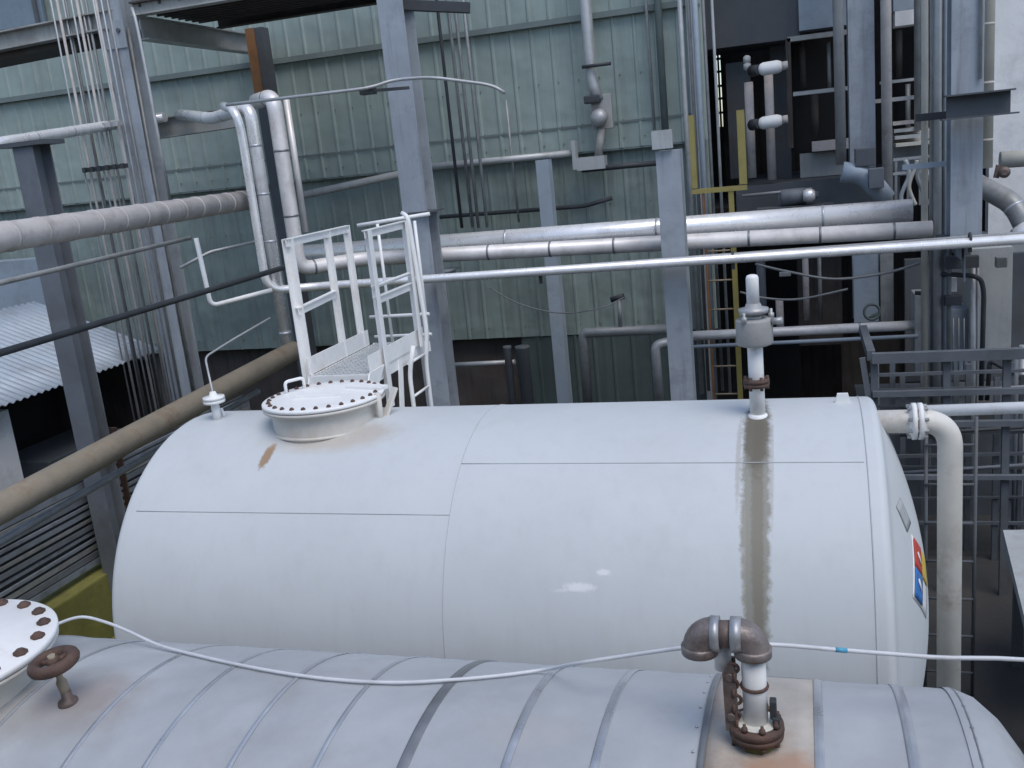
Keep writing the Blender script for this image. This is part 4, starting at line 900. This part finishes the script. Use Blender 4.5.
vw = MB().torus(at(872, 312, 11.9), (.2, -1, .2), .09, .016, 20, 6); vw.bar(at(870, 318, 11.9), at(880, 312, 12.1), .03, .03); tag(vw.build('gate_valve', 'wall3'), 'dark green hand wheel in front of the blue grey cabinet', 'valve')
for (px, py, w_, h_, m, lab) in ((953, 300, .16, .1, 'darkpipe', 'black switch box beneath the white junction box'), (962, 262, .3, .12, 'bluedark', 'dark cable box hung under the rack line at right'), (1001, 262, .1, .1, 'grey', 'small grey fitting on top of the tall grey cabinet')):
    o = MB().box(at(px, py, 10.45), (w_, .1, h_), bevel=.008).build('switch_box', m); tag(o, lab, 'box')
for k in range(6):
    o = MB().tube([at(937+k*5.4, 318, 10.93), at(937+k*5.4, 372, 10.93)], .008, 6).build('rib', 'grey', bpy.data.objects['grey_cabinet.001'])
for k, px in enumerate((1004, 1014, 1021)):
    conduit(px, 430, 9.9+.1*k, .2, at(px, 350, 9.9).z, .02+.008*k, ('grey', 'bluemid', 'palegrey')[k], 'dim upright pipe in front of the dark equipment at the right edge', 'dim pipes at the right edge')
for k, py in enumerate((392, 432, 470)):
    pipe('thin_pipe', [at(900, py+3, 9.6), at(1040, py-6, 9.6)], .018, ('grey', 'darkpipe', 'bluemid')[k], ('grey rail behind the slim white pipe', 'black line behind the bent white pipe', 'dim blue line behind the bent white pipe')[k])

lat = thing('pipe_rack_lattice', at(950, 420, 9.9), 'dim lattice of thin rails and uprights behind the channel frame', 'frame')
for px in (878, 893, 902, 921, 956, 969, 993, 1008, 1019):
    x = at(px, 420, 9.9).x; w_ = rnd2.choice((.025, .035, .05)); MB().box((x, 9.85+rnd2.uniform(-.12, .12), at(px, 560, 9.9).z/2+at(px, rnd2.choice((352, 366, 380)), 9.9).z/2), (w_, w_, at(px, 365, 9.9).z-at(px, 560, 9.9).z)).build('upright', rnd2.choice(('framegrey', 'framegrey', 'bluedark', 'grey')), lat)
for py in (368, 384, 402, 425, 447, 462, 490, 515):
    zz = at(950, py, 9.9).z; MB().bar((at(868, py, 9.9).x, 9.7+rnd2.uniform(-.1, .1), zz), (3.3, 9.7+rnd2.uniform(-.1, .1), zz), .03, rnd2.choice((.02, .03, .05))).build('rail', rnd2.choice(('framegrey', 'bluedark')), lat)

# ------------------------------------------------------------------ shed at the left
e1 = at_x(162, 350, -8.0); 
ez = e1.z; e2d = ray(8, 410); 
EXx = -8.0
def eave(px, py): return at_x(px, py, EXx)
ey1 = e1.y; p8 = at_x(8, 411, EXx)
sd = thing('shed', (-9.5, (ey1+p8.y)/2, 0), 'small open shed with pale corrugated metal roof and white wall at the left', 'shed')
t1 = at(64, 310, ey1+.1)
rise = (t1.z-ez); run = t1.x-EXx
rs = MB()
nr = 44; Ystart = p8.y-.9
def rf(u, v):
    X = EXx+run*1.25*v; z = ez+rise*1.25*v; y = Ystart+(ey1-Ystart)*u
    return Vector((X, y, z+.012*math.cos(u*2*math.pi*34)))
rs.grid(rf, 272, 4); rs.build('roof', 'roofblue', sd, solid=.006)
MB().box((EXx+run*1.2, (Ystart+ey1)/2, (ez+rise*1.2)/2), (.15, ey1-Ystart, ez+rise*1.2-.08)).build('back_wall', 'black', sd)
MB().box((EXx+run*.6-.1, ey1-.06, ez/2-.05), (-run*1.15, .1, ez-.1)).build('end_wall', 'brownwall', sd)
yw = at_x(45, 520, EXx-.12).y
MB().box((EXx-.35, (Ystart+yw)/2, ez/2-.06), (.14, yw-Ystart, ez-.12)).build('front_wall', 'whitewall', sd)
MB().box((EXx-.7, ey1-1.3, .75), (.8, 1.3, 1.5), bevel=.02).build('cupboard', 'bluedark', sd)
# blue box above the shed
bx_ = slab(-60, 44, 262, 312, 11.9, .3, 'duct_box', 'bluepale', None, .01); tag(bx_, 'blue grey duct box above the corrugated shed roof at left edge', 'duct')

# slatted screen below the brown pipe
ss = thing('slatted_screen', (-6.95, 6, .7), 'low weathered slatted screen under the brown lagged pipe', 'fence')
z = 1.66
for k in range(13):
    h_ = random.choice((.03, .045, .06)); sag = random.uniform(-.012, .012)
    MB().bar((-6.95+random.uniform(-.02, .02), 3.0, z+sag), (-6.95+random.uniform(-.02, .02), 10.6, z-sag), .03, h_).build('slat', ('slat', 'slat', 'grey', 'bluemid')[k % 4], ss)
    z -= .073
MB().box((-7.03, 6.8, 1.2), (.03, 7.6, .95)).build('backing_board', 'bluedark', ss)
for y in (5.1, 7.9, 9.9): MB().box((-7.0, y, .9), (.08, .08, 1.7)).build('post', 'bluemid', ss)
pipe('thin_pipe', [(-5.5, 3, 1.98), (-5.5, 8.6, 2.22)], .03, 'grey', 'thin grey pipe directly under the brown lagged pipe')
rp = upr(112, 128, 520, 430, None, 7.9, 'rusty_post', 'rust', 'narrow rusty post low beside the left end of the white tank', 'post')

# ------------------------------------------------------------------ unseen building added to shade the tank fronts
rb = thing('shading_building', (-1.5, -3.2, 0), 'unseen grey building added behind the viewpoint to shade the front of both tanks', 'building')
MB().box((-1.5, -3.2, 3.6), (30, .3, 7.2)).build('wall', 'greywall', rb)
MB().box((-1.5, -2.0, 2.62), (12, 2.0, .12)).build('balcony', 'beam', rb)

# ------------------------------------------------------------------ light and sky
w = bpy.data.worlds.new('World'); scene.world = w; w.use_nodes = True
nt = w.node_tree; bgN = nt.nodes['Background']; sky = nt.nodes.new('ShaderNodeTexSky'); sky.sky_type = 'NISHITA'
SUN_EL, SUN_AZ = 60, 138
sky.sun_disc = False; sky.sun_elevation = R_(SUN_EL); sky.sun_rotation = R_(SUN_AZ); sky.air_density = 1.0; sky.dust_density = 1.2; sky.ozone_density = 1.0
nt.links.new(sky.outputs[0], bgN.inputs[0]); bgN.inputs[1].default_value = .14
sl_ = bpy.data.lights.new('sun', 'SUN'); sl_.energy = 1.1; sl_.angle = R_(40); sl_.color = (1, .97, .93)
so = bpy.data.objects.new('sun', sl_); COL.objects.link(so)
az = R_(SUN_AZ); el = R_(SUN_EL)
sd_ = Vector((math.sin(az)*math.cos(el), math.cos(az)*math.cos(el), math.sin(el)))
so.rotation_euler = (-sd_).to_track_quat('-Z', 'Y').to_euler(); so.location = sd_*30

# ------------------------------------------------------------------ camera object
cam = bpy.data.cameras.new('camera'); co = bpy.data.objects.new('camera', cam); COL.objects.link(co)
rot = Matrix((cR, cU, -cF)).transposed(); co.matrix_world = Matrix.Translation(CP) @ rot.to_4x4()
cam.sensor_fit = 'HORIZONTAL'; cam.sensor_width = 36; cam.lens = 36*FPX/1024; cam.clip_end = 1000; cam.clip_start = .05
scene.camera = co
vs = scene.view_settings; vs.view_transform = 'Standard'; vs.look = 'None'; vs.exposure = 0.50; vs.gamma = 1; vs.use_curve_mapping = False
